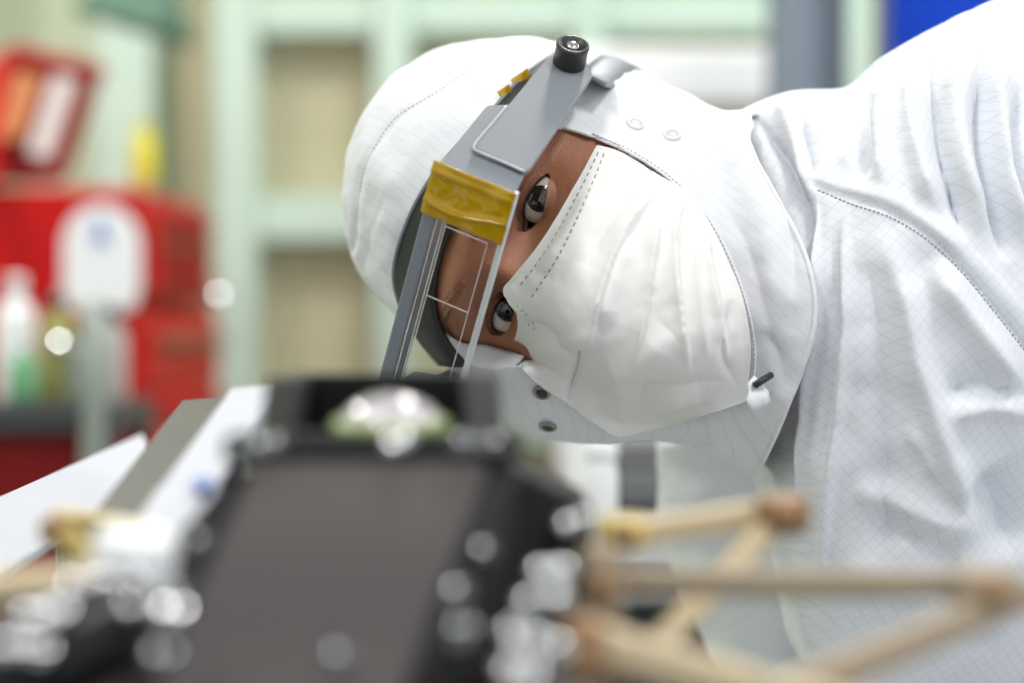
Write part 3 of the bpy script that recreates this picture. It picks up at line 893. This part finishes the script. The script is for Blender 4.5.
# forehead band
OUT = polyline([(575, 42), (527, 72), (487, 116), (447, 157), (417, 200), (397, 250), (393, 277), (401, 307), (416, 334), (428, 350), (440, 364)], 60)
INN = polyline([(590, 76), (552, 100), (512, 146), (472, 195), (447, 240), (436, 285), (435, 305), (440, 326), (448, 342), (458, 356), (470, 366)], 60)
bd = np.array([[drape(*(OUT[i] * (1 - t) + INN[i] * t), fbvh, .003 + .003 * math.sin(math.pi * t)) for t in np.linspace(0, 1, 9)] for i in range(60)])
for _ in range(6):
    bd[1:-1] = .5 * bd[1:-1] + .25 * (bd[:-2] + bd[2:])
MB().grid(bd).build('forehead_band', 'band_black', visor, solid=.003)
rimp = bd[:, 0] + (CAMP - bd[:, 0]) * .002
MB().tube(rimp[2:], .0011, 8).build('band_piping', 'visor_grey', visor)
for (x, y, a_) in ((521, 78, 12), (505, 92, 8)):       # scraps of tape holding the band
    c = drape(x, y, fbvh, .0075)
    MB().grid(np.array([[at(x + i * a_ * .7 + j * 2, y - i * a_ * .5 + j * 4, c[1] + .002 * i * j) for j in (-1, -.3, .3, 1)] for i in (-1, -.4, .2, 1)])).build('tape_scrap', 'tape', visor, solid=.0006)
# clear front: plate, rims, engraved lines
Y0 = -.150
def lb(x0, x1, y0, y1, z0, z1):
    mb = MB(); c = np.array([(x0 + x1) / 2, (y0 + y1) / 2, (z0 + z1) / 2])
    return mb.box(HL(c), hx * (x1 - x0) / 2, hy * (y1 - y0) / 2, hz * (z1 - z0) / 2)
lp = lb(-.062, .062, Y0, Y0 + .0022, -.008, .0245).build('lens_plate', 'acrylic', visor, smooth=False)
lb(-.064, .064, Y0 - .001, Y0 + .016, .0245, .0315).build('top_rim', 'visor_grey', visor, smooth=False, bevel=.0012)
lb(-.064, .064, Y0 - .0015, Y0 + .004, -.0098, -.0078).build('bottom_rim', 'acrylic_rim', visor, smooth=False, bevel=.0004)
for z_ in (.0238, .0205, .0192):
    lb(-.061, .040, Y0 - .0006, Y0, z_ - .00025, z_ + .00025).build('engraved_line', 'acrylic_line', lp, smooth=False)
lb(-.061, .036, Y0 - .0006, Y0, -.0029, -.0025).build('engraved_line', 'acrylic_line', lp, smooth=False)
for x_ in (.0355, -.0015, -.0605):
    lb(x_ - .0002, x_ + .0002, Y0 - .0006, Y0, -.0028, .0192).build('engraved_line', 'acrylic_line', lp, smooth=False)
for sx_ in (1, -1):
    lb(sx_ * .0625 - .001, sx_ * .0625 + .001, Y0 - .001, Y0 + .006, -.0075, .031).build('end_rim', 'visor_grey', visor, smooth=False, bevel=.0004)
# yellow film wrapped over the corner, slightly crumpled
tp = []
rnd = random.Random(3)
for i, z_ in enumerate(np.linspace(.0318, -.0102, 26)):
    row = []
    for j, x_ in enumerate(np.linspace(.0655, .0385, 22)):
        cr = .0009 * noise.noise(Vector((x_ * 160, z_ * 120, 0))) + .0014 * math.exp(-((x_ - .0475 + .003 * math.sin(z_ * 90)) / .0012) ** 2) + .0010 * math.exp(-((x_ - .0605) / .001) ** 2)
        row.append((x_, Y0 - .0028 - cr, z_))
    tp.append(row)
tp = np.array(tp)
tpo = MB().grid(HL(tp.reshape(-1, 3)).reshape(tp.shape))
edge = np.array([[HL((.0655, Y0 - .0028 + t * .012, z_)) for t in (0, .5, 1)] for z_ in np.linspace(.0318, -.0102, 12)])
tpe = tpo.build('yellow_tape', 'tape', visor, solid=.0004)
fo = MB().tube(HL(np.array([(.0475 - .003 * math.sin(z_ * 90), Y0 - .0046, z_) for z_ in np.linspace(.029, -.0095, 20)])), .0007, 6)
fo.build('tape_fold', 'tape', tpe)

# the instrument and struts stand well in front of the person
at_far = at
def at(px, py, d):
    return at_far(px, py, d - .09 * min(max((1.15 - d) / .22, 0), 1))
# ------------------------------------------------------------------ optical instrument in front
inst = empty('optical_instrument', at(350, 900, .85))
tag(inst, 'black and grey optical instrument with a domed lens, in front of the leaning person', 'instrument')
def quadprism(mb, pts, back):
    """four (px,py,d) corners -> plate thickened by vector back"""
    a = np.array([at(*p) for p in pts]); b = a + np.asarray(back); n = len(a)
    return mb.add(np.vstack([a, b]), [tuple(range(n)), tuple(range(2 * n - 1, n - 1, -1))] + [(k, (k + 1) % n, n + (k + 1) % n, n + k) for k in range(n)])
ho = MB()
quadprism(ho, [(300, 374, .93), (468, 374, .93), (468, 445, .93), (300, 445, .93)], (0, .02, 0))
quadprism(ho, [(262, 440, .86), (500, 440, .86), (505, 520, .86), (255, 520, .86)], (0, .09, 0))
ho.build('housing', 'inst_black', inst, smooth=False, bevel=.002)
for pts in ([(266, 376, .90), (300, 374, .885), (290, 446, .875), (258, 446, .89)], [(461, 373, .885), (496, 373, .90), (505, 446, .89), (468, 446, .875)]):
    quadprism(MB(), pts, (0, .05, 0)).build('cheek_plate', 'inst_cheek', inst, smooth=False, bevel=.002)
lc = at(391, 420, .875)
lr = .0182
ln_ = MB().lathe(lc - np.array([0, 0, .006]), unit((0, -.10, 1)), [(lr * math.cos(t), lr * .80 * math.sin(t)) for t in np.linspace(0, 1.55, 22)], 48)
ln_.build('lens', 'lens', inst)
MB().lathe(lc - np.array([0, 0, .009]), unit((0, -.10, 1)), [(lr * .9, -.004), (lr + .0008, -.003), (lr + .0010, .0085), (lr * .97, .0098)], 48).build('lens_edge', 'lens_edge', inst, angle=40)
MB().lathe(lc - np.array([0, 0, .016]), unit((0, -.10, 1)), [(lr + .001, -.008), (lr + .003, -.007), (lr + .003, .003), (lr, .004)], 48).build('lens_ring', 'inst_black', inst, angle=40)
cb = quadprism(MB(), [(222, 434, .845), (522, 432, .845), (524, 462, .84), (220, 464, .84)], (0, .022, 0)).build('clamp_bar', 'inst_black', inst, smooth=False, bevel=.003)
for (x, y, r) in ((262, 449, .0042), (276, 447, .0038), (394, 449, .0030), (407, 443, .0030), (462, 446, .0036), (474, 446, .0036), (492, 447, .0038), (240, 452, .003)):
    c = at(x, y, .838)
    MB().lathe(c + np.array([0, .004, 0]), glint_axis(c, .10), domed(r, .003), 20).build('bolt', 'chrome' if x in (394, 407) else 'steel', cb)
# sloping grey cover plate with dark bevelled flank
cp = MB(); rows = []
for y_ in np.linspace(462, 770, 40):
    t = (y_ - 462) / 308
    d0 = .838 - .103 * t - .007 * math.sin(math.pi * min(t / .55, 1)) 
    rows.append([at(256 - 138 * t, y_, d0), at(488 - 116 * t, y_, d0), at(488 - 116 * t, y_, d0) + (0, .006, -.004), at(256 - 138 * t, y_, d0) + (0, .006, -.004)])
cp.grid(np.array(rows), cv=True)
cp.f += [(0, 1, 2, 3), (156, 157, 158, 159)]
cp.build('cover_plate', 'inst_grey', inst, angle=40)
quadprism(MB(), [(488, 464, .839), (516, 470, .848), (430, 780, .748), (372, 770, .736)], (0, .01, -.01)).build('plate_flank', 'inst_black', inst, smooth=False, bevel=.002)
bb = MB()
quadprism(bb, [(228, 470, .862), (520, 470, .862), (470, 860, .78), (70, 860, .78)], (0, .10, -.02))
quadprism(bb, [(505, 462, .86), (592, 505, .88), (600, 860, .86), (440, 860, .80)], (0, .08, 0))
quadprism(bb, [(228, 476, .875), (250, 476, .86), (110, 860, .76), (-60, 800, .80)], (0, .06, -.02))
bb.build('base_body', 'inst_black', inst, smooth=False, bevel=.002)
for (x, y, d, r, mt) in ((338, 664, .752, .0042, 'steel'), (456, 601, .79, .0050, 'steel'), (483, 556, .81, .0045, 'steel'), (488, 502, .835, .0042, 'steel'), (462, 640, .77, .0042, 'steel'),
                     (167, 618, .745, .0046, 'chrome'), (174, 602, .75, .0036, 'steel'), (157, 662, .74, .0046, 'steel'), (198, 548, .80, .0036, 'steel')):
    MB().lathe(at(x, y, d) + np.array([0, .006, 0]), glint_axis(at(x, y, d), .17), domed(r, .004), 22).build('screw', mt, inst)

# chrome knobs clustered on the instrument's flank: each its own fitting
def knob(x, y, d, r, label, ax=(0, -.6, .8), mt='chrome'):
    e = empty('metal_knob', at(x, y, d))
    tag(e, label, 'knob', 'metal knobs around the instrument')
    c = at(x, y, d); a_ = glint_axis(c, .2); r = r * .50
    MB().lathe(c, a_, [(r * .5, -.012), (r * .5, -.002), (r * .55, 0)], 20).build('stem', 'steel', e)
    MB().lathe(c, a_, domed(r, .004), 28).build('cap', mt, e, angle=40)
LBR = 'round polished metal knob between the black instrument body and the tan struts'
for (x, y, d, r) in ((536, 577, .80, .0062), (562, 574, .81, .0062), (553, 604, .79, .0068), (524, 608, .78, .0062), (534, 645, .76, .0068), (508, 642, .765, .0060), (556, 652, .765, .0062), (530, 678, .75, .0064), (503, 676, .75, .006), (563, 529, .83, .0052), (578, 523, .835, .0048)):
    knob(x, y, d, r, LBR)
LBL = 'round polished metal knob beside the brass bracket and grey cover plate'
for (x, y, d, r) in ((75, 590, .76, .0062), (104, 584, .765, .0064), (140, 584, .77, .0060), (30, 622, .74, .0066), (58, 616, .745, .0066), (10, 652, .73, .0068), (40, 655, .73, .006), (130, 612, .755, .0045)):
    knob(x, y, d, r, LBL)
# steel tube and cylinder bodies beneath the knobs
tb_ = MB().tube([at(-40, 690, .75), at(60, 648, .765), at(128, 614, .78)], .015, 28).build('steel_pipe', 'dark_steel', angle=40)
tag(tb_, 'thick dark steel pipe lying beneath the polished knobs beside the instrument', 'pipe')
cyl = MB().lathe(at(133, 562, .80), unit((.15, -.2, 1)), [(.010, -.02), (.0125, -.018), (.0125, .006), (.011, .009), (.004, .010)], 28).build('white_canister', 'white_plastic', angle=40)
tag(cyl, 'small white cylindrical canister under the end of the brass bracket', 'canister')
rb2 = MB().tube([at(606, 700, .80), at(570, 690, .80), at(520, 706, .79)], .013, 22).build('steel_hose', 'steel')
tag(rb2, 'curved steel hose end at the foot of the instrument', 'hose')

# ------------------------------------------------------------------ tan strut frame on the right
def plate_joint(mb, x, y, d, rx, ry, t):
    d = d + .045
    return mb.box(at(x, y, d), (rx * K * d / 1024, 0, 0), (0, t, 0), (0, 0, ry * K * d / 1024))
sf = empty('strut_frame', at(700, 760, .80))
tag(sf, 'tan composite strut frame with copper-coloured joints, in front of the white coverall', 'frame')
def strut(p, q, wpx, m, d=None):
    wv = wpx * K * (p[2] + q[2]) / 2 / 1024
    p = (p[0], p[1], p[2] + .045); q = (q[0], q[1], q[2] + .045)
    return MB().bar(at(*p), at(*q), wv, wv * .8, up=(0, 1, .15)).build('strut', m, sf, smooth=False, bevel=wv * .18)
strut((606, 538, .83), (776, 511, .85), 24, 'tan_strut')
strut((782, 514, .85), (640, 664, .80), 24, 'tan_strut')
strut((588, 581, .80), (1010, 585, .78), 25, 'taupe_strut')
strut((1034, 592, .78), (770, 700, .74), 30, 'taupe_strut')
strut((568, 634, .75), (760, 690, .74), 36, 'tan_strut')
strut((760, 690, .74), (900, 720, .74), 34, 'tan_strut')
for (x, y, d, rx, ry, m) in ((781, 514, .85, 24, 17, 'copper_fit'), (622, 533, .83, 22, 15, 'brass'), (601, 584, .80, 19, 34, 'taupe_strut'), (985, 590, .78, 30, 20, 'taupe_strut'), (582, 650, .75, 18, 30, 'copper_fit')):
    b_ = plate_joint(MB(), x, y, d, rx, ry, .010)
    j_ = b_.build('joint', m, sf, smooth=False, bevel=.003)
    MB().lathe(at(x, y, d + .045) + np.array([0, -.010, 0]), (0, -1, .1), [(.0042, 0), (.0042, .003), (.003, .0045), (.0004, .005)], 18).build('bolt', 'copper_fit', j_)

fp_ = at(592, 660, .80)
MB().bar(fp_, np.array([fp_[0], fp_[1], 1.0]), .016, .016, up=(0, 1, 0)).build('foot_post', 'copper_fit', sf, smooth=False, bevel=.002)
# brass bracket on the left
bk_ = empty('brass_bracket', at(95, 590, .84))
tag(bk_, 'yellow brass angled bracket with two arms beside the instrument', 'bracket')
MB().bar(at(52, 522, .90), at(152, 533, .92), 25 * K * .82 / 1024, .006, up=(0, 1, .2)).build('arm', 'brass', bk_, smooth=False, bevel=.001)
MB().bar(at(64, 532, .885), at(108, 578, .885), 21 * K * .80 / 1024, .006, up=(0, 1, .2)).build('arm', 'brass', bk_, smooth=False, bevel=.001)
MB().lathe(at(56, 531, .89), (0, -1, .1), [(.0055, -.006), (.0055, .002), (.004, .005), (.0005, .006)], 24).build('pivot', 'copper_fit', bk_, angle=40)
lt_ = MB().bar(at(-30, 592, .80), at(92, 580, .82), 25 * K * .81 / 1024, .012, up=(0, 1, .2)).build('tan_bar', 'tan_strut', smooth=False, bevel=.002)
tag(lt_, 'tan composite bar running under the brass bracket', 'bar')

# ------------------------------------------------------------------ sheets and panels beside the instrument
def sheet(name, p0, p1, p3, m, label, cat, back=(0, .004, -.004)):
    """flat rectangular panel on a slim stand"""
    a, b, d_ = at(*p0), at(*p1), at(*p3); c = b + (d_ - a); th_ = np.asarray(back)
    ctr = (a + c) / 2
    zf = 1.0 if ctr[1] < 1.05 else 0.0
    e = empty(name, (ctr[0], ctr[1], zf)); tag(e, label, cat)
    pts = np.array([a, b, c, d_])
    MB().add(np.vstack([pts, pts + th_]), [(0, 1, 2, 3), (7, 6, 5, 4), (0, 1, 5, 4), (1, 2, 6, 5), (2, 3, 7, 6), (3, 0, 4, 7)]).build('panel', m, e, smooth=False, bevel=.001)
    MB().tube([ctr + th_ * 1.5, (ctr[0], ctr[1], zf + .01)], .007, 14).build('stand_post', 'steel', e)
    MB().lathe((ctr[0], ctr[1], zf), (0, 0, 1), [(.035, 0), (.035, .008), (.012, .014), (.008, .016)], 28).build('stand_base', 'steel', e, angle=40)
    return e
sheet('white_board', (-60, 522, 1.05), (142, 433, 1.5), (-60, 606, .95), 'white_sheet', 'white board lying left of the grey strip panel', 'board')
sheet('strip_board', (92, 514, .98), (182, 400, 1.12), (150, 512, .96), 'dark_panel', 'dark grey strip panel between the white board and the white cover', 'panel')
wc = sheet('white_cover', (160, 486, .96), (231, 388, 1.06), (216, 482, .95), 'white_sheet', 'white cover strip with a small blue label reaching past the black lens housing', 'cover')
quadprism(MB(), [(160, 486, .959), (216, 482, .949), (226, 512, .92), (168, 546, .90), (138, 518, .925)], (0, .004, -.004)).build('flap', 'white_sheet', wc, smooth=False)
quadprism(MB(), [(192, 480, .955), (212, 477, .95), (214, 486, .935), (195, 490, .935)], (0, -.0008, .0006)).build('blue_label', 'blue_print', wc, smooth=False)

at = at_far
# ------------------------------------------------------------------ bench carrying it all
bench = empty('work_bench', (-.05, 1.0, 0))
tag(bench, 'dark work bench under the instrument', 'bench')
rbox((-.75, .20, .40, 1.08, .965, 1.0)).build('top', 'bench_dark', bench, smooth=False, bevel=.004)
for x in (-.70, .15):
    for y in (.50, 1.05):
        rbox((x - .025, x + .025, y - .025, y + .025, 0, .965)).build('leg', 'steel', bench, smooth=False, bevel=.003)
rbox((-.18, .05, .68, .90, 1.0, 1.10)).build('plinth', 'inst_black', inst, smooth=False, bevel=.003)
sd_ = empty('steel_equipment_rack', at(640, 900, 2.3))
tag(sd_, 'grey metal equipment rack standing behind the person below the hood', 'rack')
rbox(boxpx(610, 780, 455, 1500, 2.3, .5)).build('body', 'bench_dark', sd_, smooth=False, bevel=.006)
for (y0, y1) in ((470, 505), (515, 548), (560, 600), (612, 652), (664, 720)):
    p = rbox(boxpx(618, 772, y0, y1, 2.285, .02)).build('drawer_front', 'bench_top', sd_, smooth=False, bevel=.003)
    rbox(boxpx(670, 720, (y0 + y1) / 2 - 3, (y0 + y1) / 2 + 3, 2.265, .02)).build('handle', 'steel', p, smooth=False, bevel=.003)
rb_z = at(0, 556, 1.62)[2]
rbn = empty('rear_bench', (.35, 1.9, 0)); tag(rbn, 'grey metal side bench behind the instrument carrying a white canister', 'bench')
rbox((.02, .30, 1.58, 2.0, rb_z - .03, rb_z)).build('top', 'bench_top', rbn, smooth=False, bevel=.004)
rbox((.04, .28, 1.62, 1.97, rb_z - .30, rb_z - .03)).build('drawer_box', 'bench_dark', rbn, smooth=False, bevel=.004)
for x in (.045, .275):
    for y in (1.62, 1.96):
        rbox((x - .02, x + .02, y - .02, y + .02, 0, rb_z - .30)).build('leg', 'steel', rbn, smooth=False)
wc0 = np.array([at(601, 0, 1.66)[0], 1.66, rb_z])
wp = empty('white_canister', wc0); tag(wp, 'slim white canister standing on the side bench below the mask', 'canister')
MB().lathe(wc0, (0, 0, 1), [(.0105, 0), (.0115, .002), (.0115, .055), (.010, .060), (.009, .062)], 24).build('canister_body', 'white_plastic', wp)
MB().lathe(wc0 + (0, 0, .061), (0, 0, 1), [(.010, 0), (.0115, .002), (.0115, .012), (.010, .014), (.0005, .0145)], 24).build('lid', 'white_plastic', wp)

# ------------------------------------------------------------------ background: red tool chest, lid, can, bottles
TD = 3.0
chest = empty('tool_chest', (at(70, 300, TD)[0], TD, 0))
tag(chest, 'red tool chest with open lid and drawers, behind the white board', 'tool chest')
A = at(140, 190, TD)[0]                       # near vertical corner
def obl(u, v, z):                             # u along the side panel (left), v along the drawer front (right, receding)
    return np.array([A - u * .999 + v * .06, TD + u * .03 + v * .998, z])
def oblbox(u0, u1, v0, v1, z0, z1):
    c = obl((u0 + u1) / 2, (v0 + v1) / 2, (z0 + z1) / 2)
    return MB().box(c, np.array([-.999, .03, 0]) * (u1 - u0) / 2, np.array([.06, .998, 0]) * (v1 - v0) / 2, (0, 0, (z1 - z0) / 2))
def zpx(y, d=TD): return at(0, y, d)[2]
z_t, z_m, z_b = zpx(188), zpx(300), zpx(520)
oblbox(0, .42, 0, .45, z_m, z_t).build('upper_box', 'red_paint', chest, smooth=False, bevel=.008)
oblbox(.0, .42, -.05, .52, z_b - .55, z_m - .004).build('lower_cabinet', 'red_paint', chest, smooth=False, bevel=.008)
nz_ = 3
for k in range(nz_):
    h_ = (z_t - z_m - .03) / nz_
    d_ = oblbox(-.012, .005, .03, .42, z_m + .012 + k * h_, z_m + .012 + k * h_ + h_ * .86).build('drawer', 'red_drawer', chest, smooth=False, bevel=.004)
    oblbox(-.028, -.012, .06, .39, z_m + .012 + k * h_ + h_ * .60, z_m + .012 + k * h_ + h_ * .72).build('handle', 'copper_fit' if k == 1 else 'red_paint', d_, smooth=False, bevel=.003)
for k in range(6):
    h_ = .085; zb = z_m - .02 - (k + 1) * h_
    d_ = oblbox(-.012, .005, .0, .48, zb, zb + h_ * .86).build('drawer', 'red_drawer', chest, smooth=False, bevel=.004)
    oblbox(-.03, -.012, .03, .45, zb + h_ * .58, zb + h_ * .72).build('handle', 'copper_fit' if k == 0 else 'red_paint', d_, smooth=False, bevel=.003)
# open lid leaning back, with a tool picture and a white strip inside
ld = MB(); quadprism(ld, [(-10, 66, 3.06), (8, 48, 3.08), (102, 70, 3.16), (64, 184, 3.02), (-30, 184, 2.98)], (0, .03, .01))
lid = ld.build('lid', 'red_dark', chest, smooth=False, bevel=.006)
quadprism(MB(), [(14, 70, 3.055), (42, 76, 3.075), (20, 140, 3.005), (-4, 136, 2.995)], (0, .012, 0)).build('orange_card', 'orange_print', lid, smooth=False)
quadprism(MB(), [(54, 74, 3.09), (76, 78, 3.10), (48, 158, 3.00), (28, 154, 2.99)], (0, .012, 0)).build('white_strip', 'strip_shaded', lid, smooth=False)
quadprism(MB(), [(8, 44, 3.06), (104, 66, 3.14), (100, 76, 3.14), (4, 58, 3.06)], (0, .04, 0)).build('lid_rim', 'red_paint', lid, smooth=False, bevel=.004)
quadprism(MB(), [(-12, 62, 3.03), (10, 46, 3.05), (-8, 186, 2.96), (-34, 186, 2.95)], (0, .04, 0)).build('lid_rim', 'red_paint', lid, smooth=False, bevel=.004)
lt0 = at(217, 297, 2.95)  # chrome dome added on the chest, placed and turned for a highlight
MB().lathe(lt0, glint_axis(lt0), domed(.010, .006, 3.), 24).build('glint_dome', 'chrome', chest, angle=40)
# white round-topped plaque with a blue mark
pl_ = []
for t in np.linspace(0, math.pi, 18): pl_.append((101 + 38 * math.cos(t), 246 - 42 * math.sin(t)))
pl_ += [(63, 290), (70, 308), (100, 314), (132, 308), (139, 290)]
pq = empty('white_plaque', at(101, 312, 2.94)); tag(pq, 'white round-topped plaque with a blue mark hung on the red tool chest', 'plaque')
pa = np.array([at(x, y, 2.925) for x, y in pl_]); n = len(pa)
MB().add(np.vstack([pa, pa + (0, .015, 0)]), [tuple(range(n)), tuple(range(2 * n - 1, n - 1, -1))] + [(k, (k + 1) % n, n + (k + 1) % n, n + k) for k in range(n)]).build('board', 'white_plastic', pq, smooth=False)
MB().add([at(x, y, 2.923) for x, y in ((96, 218), (104, 218), (106, 232), (112, 242), (88, 242), (94, 232))] + [at(x, y, 2.9255) for x, y in ((96, 218), (104, 218), (106, 232), (112, 242), (88, 242), (94, 232))],
         [tuple(range(6)), tuple(range(11, 5, -1))] + [(k, (k + 1) % 6, 6 + (k + 1) % 6, 6 + k) for k in range(6)]).build('blue_mark', 'blue_print', pq, smooth=False)

def bottle(name, x, ytop, ybot, d, wpx, m, label, capm='white_plastic', parent=None):
    b = at(x, ybot, d); h = at(x, ytop, d)[2] - b[2]; r = wpx / 2 * K * d / 1024
    e = empty(name, b); tag(e, label, name.split('_')[-1], None)
    MB().lathe(b, (0, 0, 1), [(r * .92, 0), (r, .006), (r, h * .66), (r * .8, h * .76), (r * .42, h * .82), (r * .40, h * .88)], 24).build('bottle_body', m, e)
    MB().lathe(b + np.array([0, 0, h * .86]), (0, 0, 1), [(r * .48, 0), (r * .48, h * .12), (r * .42, h * .14), (.0005, h * .14)], 20).build('cap', capm, e)
    return e
zc = z_t
by = 187
bottle('spray_can', 144, 120, by, 3.12, 27, 'yellow_can', 'yellow spray can standing on the red tool chest', 'yellow_can')
# cart with bottles
ct = empty('bottle_cart', (at(40, 420, 2.55)[0], 2.55, 0)); tag(ct, 'dark red cart shelf holding bottles before the tool chest', 'cart')
cx0, cx1 = at(-60, 0, 2.55)[0], at(128, 0, 2.55)[0]
zt = zpx(402, 2.55)
rbox((cx0, cx1, 2.45, 2.75, zt - .03, zt)).build('top_shelf', 'bench_dark', ct, smooth=False, bevel=.004)
rbox((cx0 + .02, cx1 - .03, 2.48, 2.72, zt - .34, zt - .03)).build('bin', 'red_dark', ct, smooth=False, bevel=.006)
rbox((cx0, cx1, 2.45, 2.75, .18, .22)).build('bottom_shelf', 'bench_dark', ct, smooth=False, bevel=.004)
for x in (cx0 + .015, cx1 - .015):
    for y in (2.465, 2.735):
        rbox((x - .012, x + .012, y - .012, y + .012, 0, zt)).build('leg', 'steel', ct, smooth=False)
yb_ = 402
bottle('white_bottle', 16, 276, yb_, 2.62, 40, 'white_plastic', 'large white bottle at the end of the cart shelf by the green bottle')
bottle('green_bottle', 24, 344, yb_, 2.52, 30, 'green_bottle', 'green bottle in front of the white bottle on the cart')
bottle('olive_bottle', 58, 292, yb_, 2.60, 36, 'olive_bottle', 'olive yellow bottle beside the white bottle on the cart', 'steel')
bottle('clear_bottle', 110, 306, yb_, 2.62, 34, 'glass_clear', 'pale clear bottle at the end of the cart nearest the drawers', 'steel')
bottle('grey_bottle', 78, 330, yb_, 2.54, 22, 'grey_tube', 'slim grey bottle between the olive and clear bottles on the cart', 'steel')
pt = MB().tube([at(92, 300, 2.44), at(95, 400, 2.44), at(92, 500, 2.44), at(92, 900, 2.44)], .012, 20).build('upright_pole', 'grey_tube')
tag(pt, 'greenish grey upright pole in front of the bottle cart', 'pole')

cl0 = at(57, 345, 2.50)  # added convex chrome mirror, turned to give a round highlight
cle = empty('glint_reflector', cl0); tag(cle, 'small round chrome gauge added for a glint before the olive bottle', 'reflector')
MB().lathe(cl0, glint_axis(cl0), domed(.010, .006, 3.2), 24).build('glint_cap', 'chrome', cle, angle=40)
MB().tube([cl0, cl0 + (0, .05, -.01)], .004, 12).build('stem', 'steel', cle)
# overhead dark green lamp arm
la_ = empty('swing_lamp', at(130, 20, 3.3)); tag(la_, 'dark green swing-arm lamp above the tool chest', 'lamp')
MB().lathe(at(132, 30, 3.3), unit((.3, -.1, 1)), [(.085, 0), (.08, .02), (.05, .06), (.03, .075), (.0005, .078)], 28).build('shade', 'green_dark', la_)
MB().tube([at(125, 12, 3.3), at(108, -60, 3.3), at(150, -200, 3.35)], .014, 16).build('arm', 'green_dark', la_)

# white flow cabinet, grey column, blue board behind the shoulder
fc = empty('flow_cabinet', at(690, 1000, 3.2)); tag(fc, 'white flow cabinet with a pale front panel behind the hood', 'cabinet')
rbox(boxpx(560, 790, 46, 105, 3.2, .35)).build('canopy', 'white_plastic', fc, smooth=False, bevel=.012)
rbox(boxpx(575, 780, 105, 128, 3.24, .30)).build('sash', 'pane_olive', fc, smooth=False, bevel=.004)
rbox(boxpx(560, 790, 128, 1130, 3.2, .35)).build('cabinet_body', 'white_plastic', fc, smooth=False, bevel=.01)
gc = empty('grey_column', (at(810, 0, 2.7)[0], 2.75, 0)); tag(gc, 'blue-grey round column rising behind the shoulder', 'column')
cxx = at(808, 0, 2.7)[0]
MB().lathe((cxx, 2.75, 0), (0, 0, 1), [(.06, 0), (.06, .03), (.041, .05), (.041, 2.9), (.0405, 2.94), (.0405, 2.98)], 40).build('shaft', 'column_grey', gc, angle=40)
rbox((cxx + .026, cxx + .044, 2.695, 2.712, .2, 2.6)).build('dark_edge', 'column_dark', gc, smooth=False, bevel=.004)  # darker strip along the column's right edge
bl = empty('blue_board', at(945, 60, 3.0)); tag(bl, 'bright blue board behind the raised shoulder', 'board')
rbox(boxpx(886, 1100, -120, 130, 3.0, .03)).build('panel', 'blue_board', bl, smooth=False, bevel=.004)
rbox(boxpx(882, 888, -124, 134, 2.99, .05)).build('edge_trim', 'column_dark', bl, smooth=False)
for x in (900, 1085):
    rbox(boxpx(x - 8, x + 8, 130, 1400, 3.0, .03)).build('leg', 'steel', bl, smooth=False)
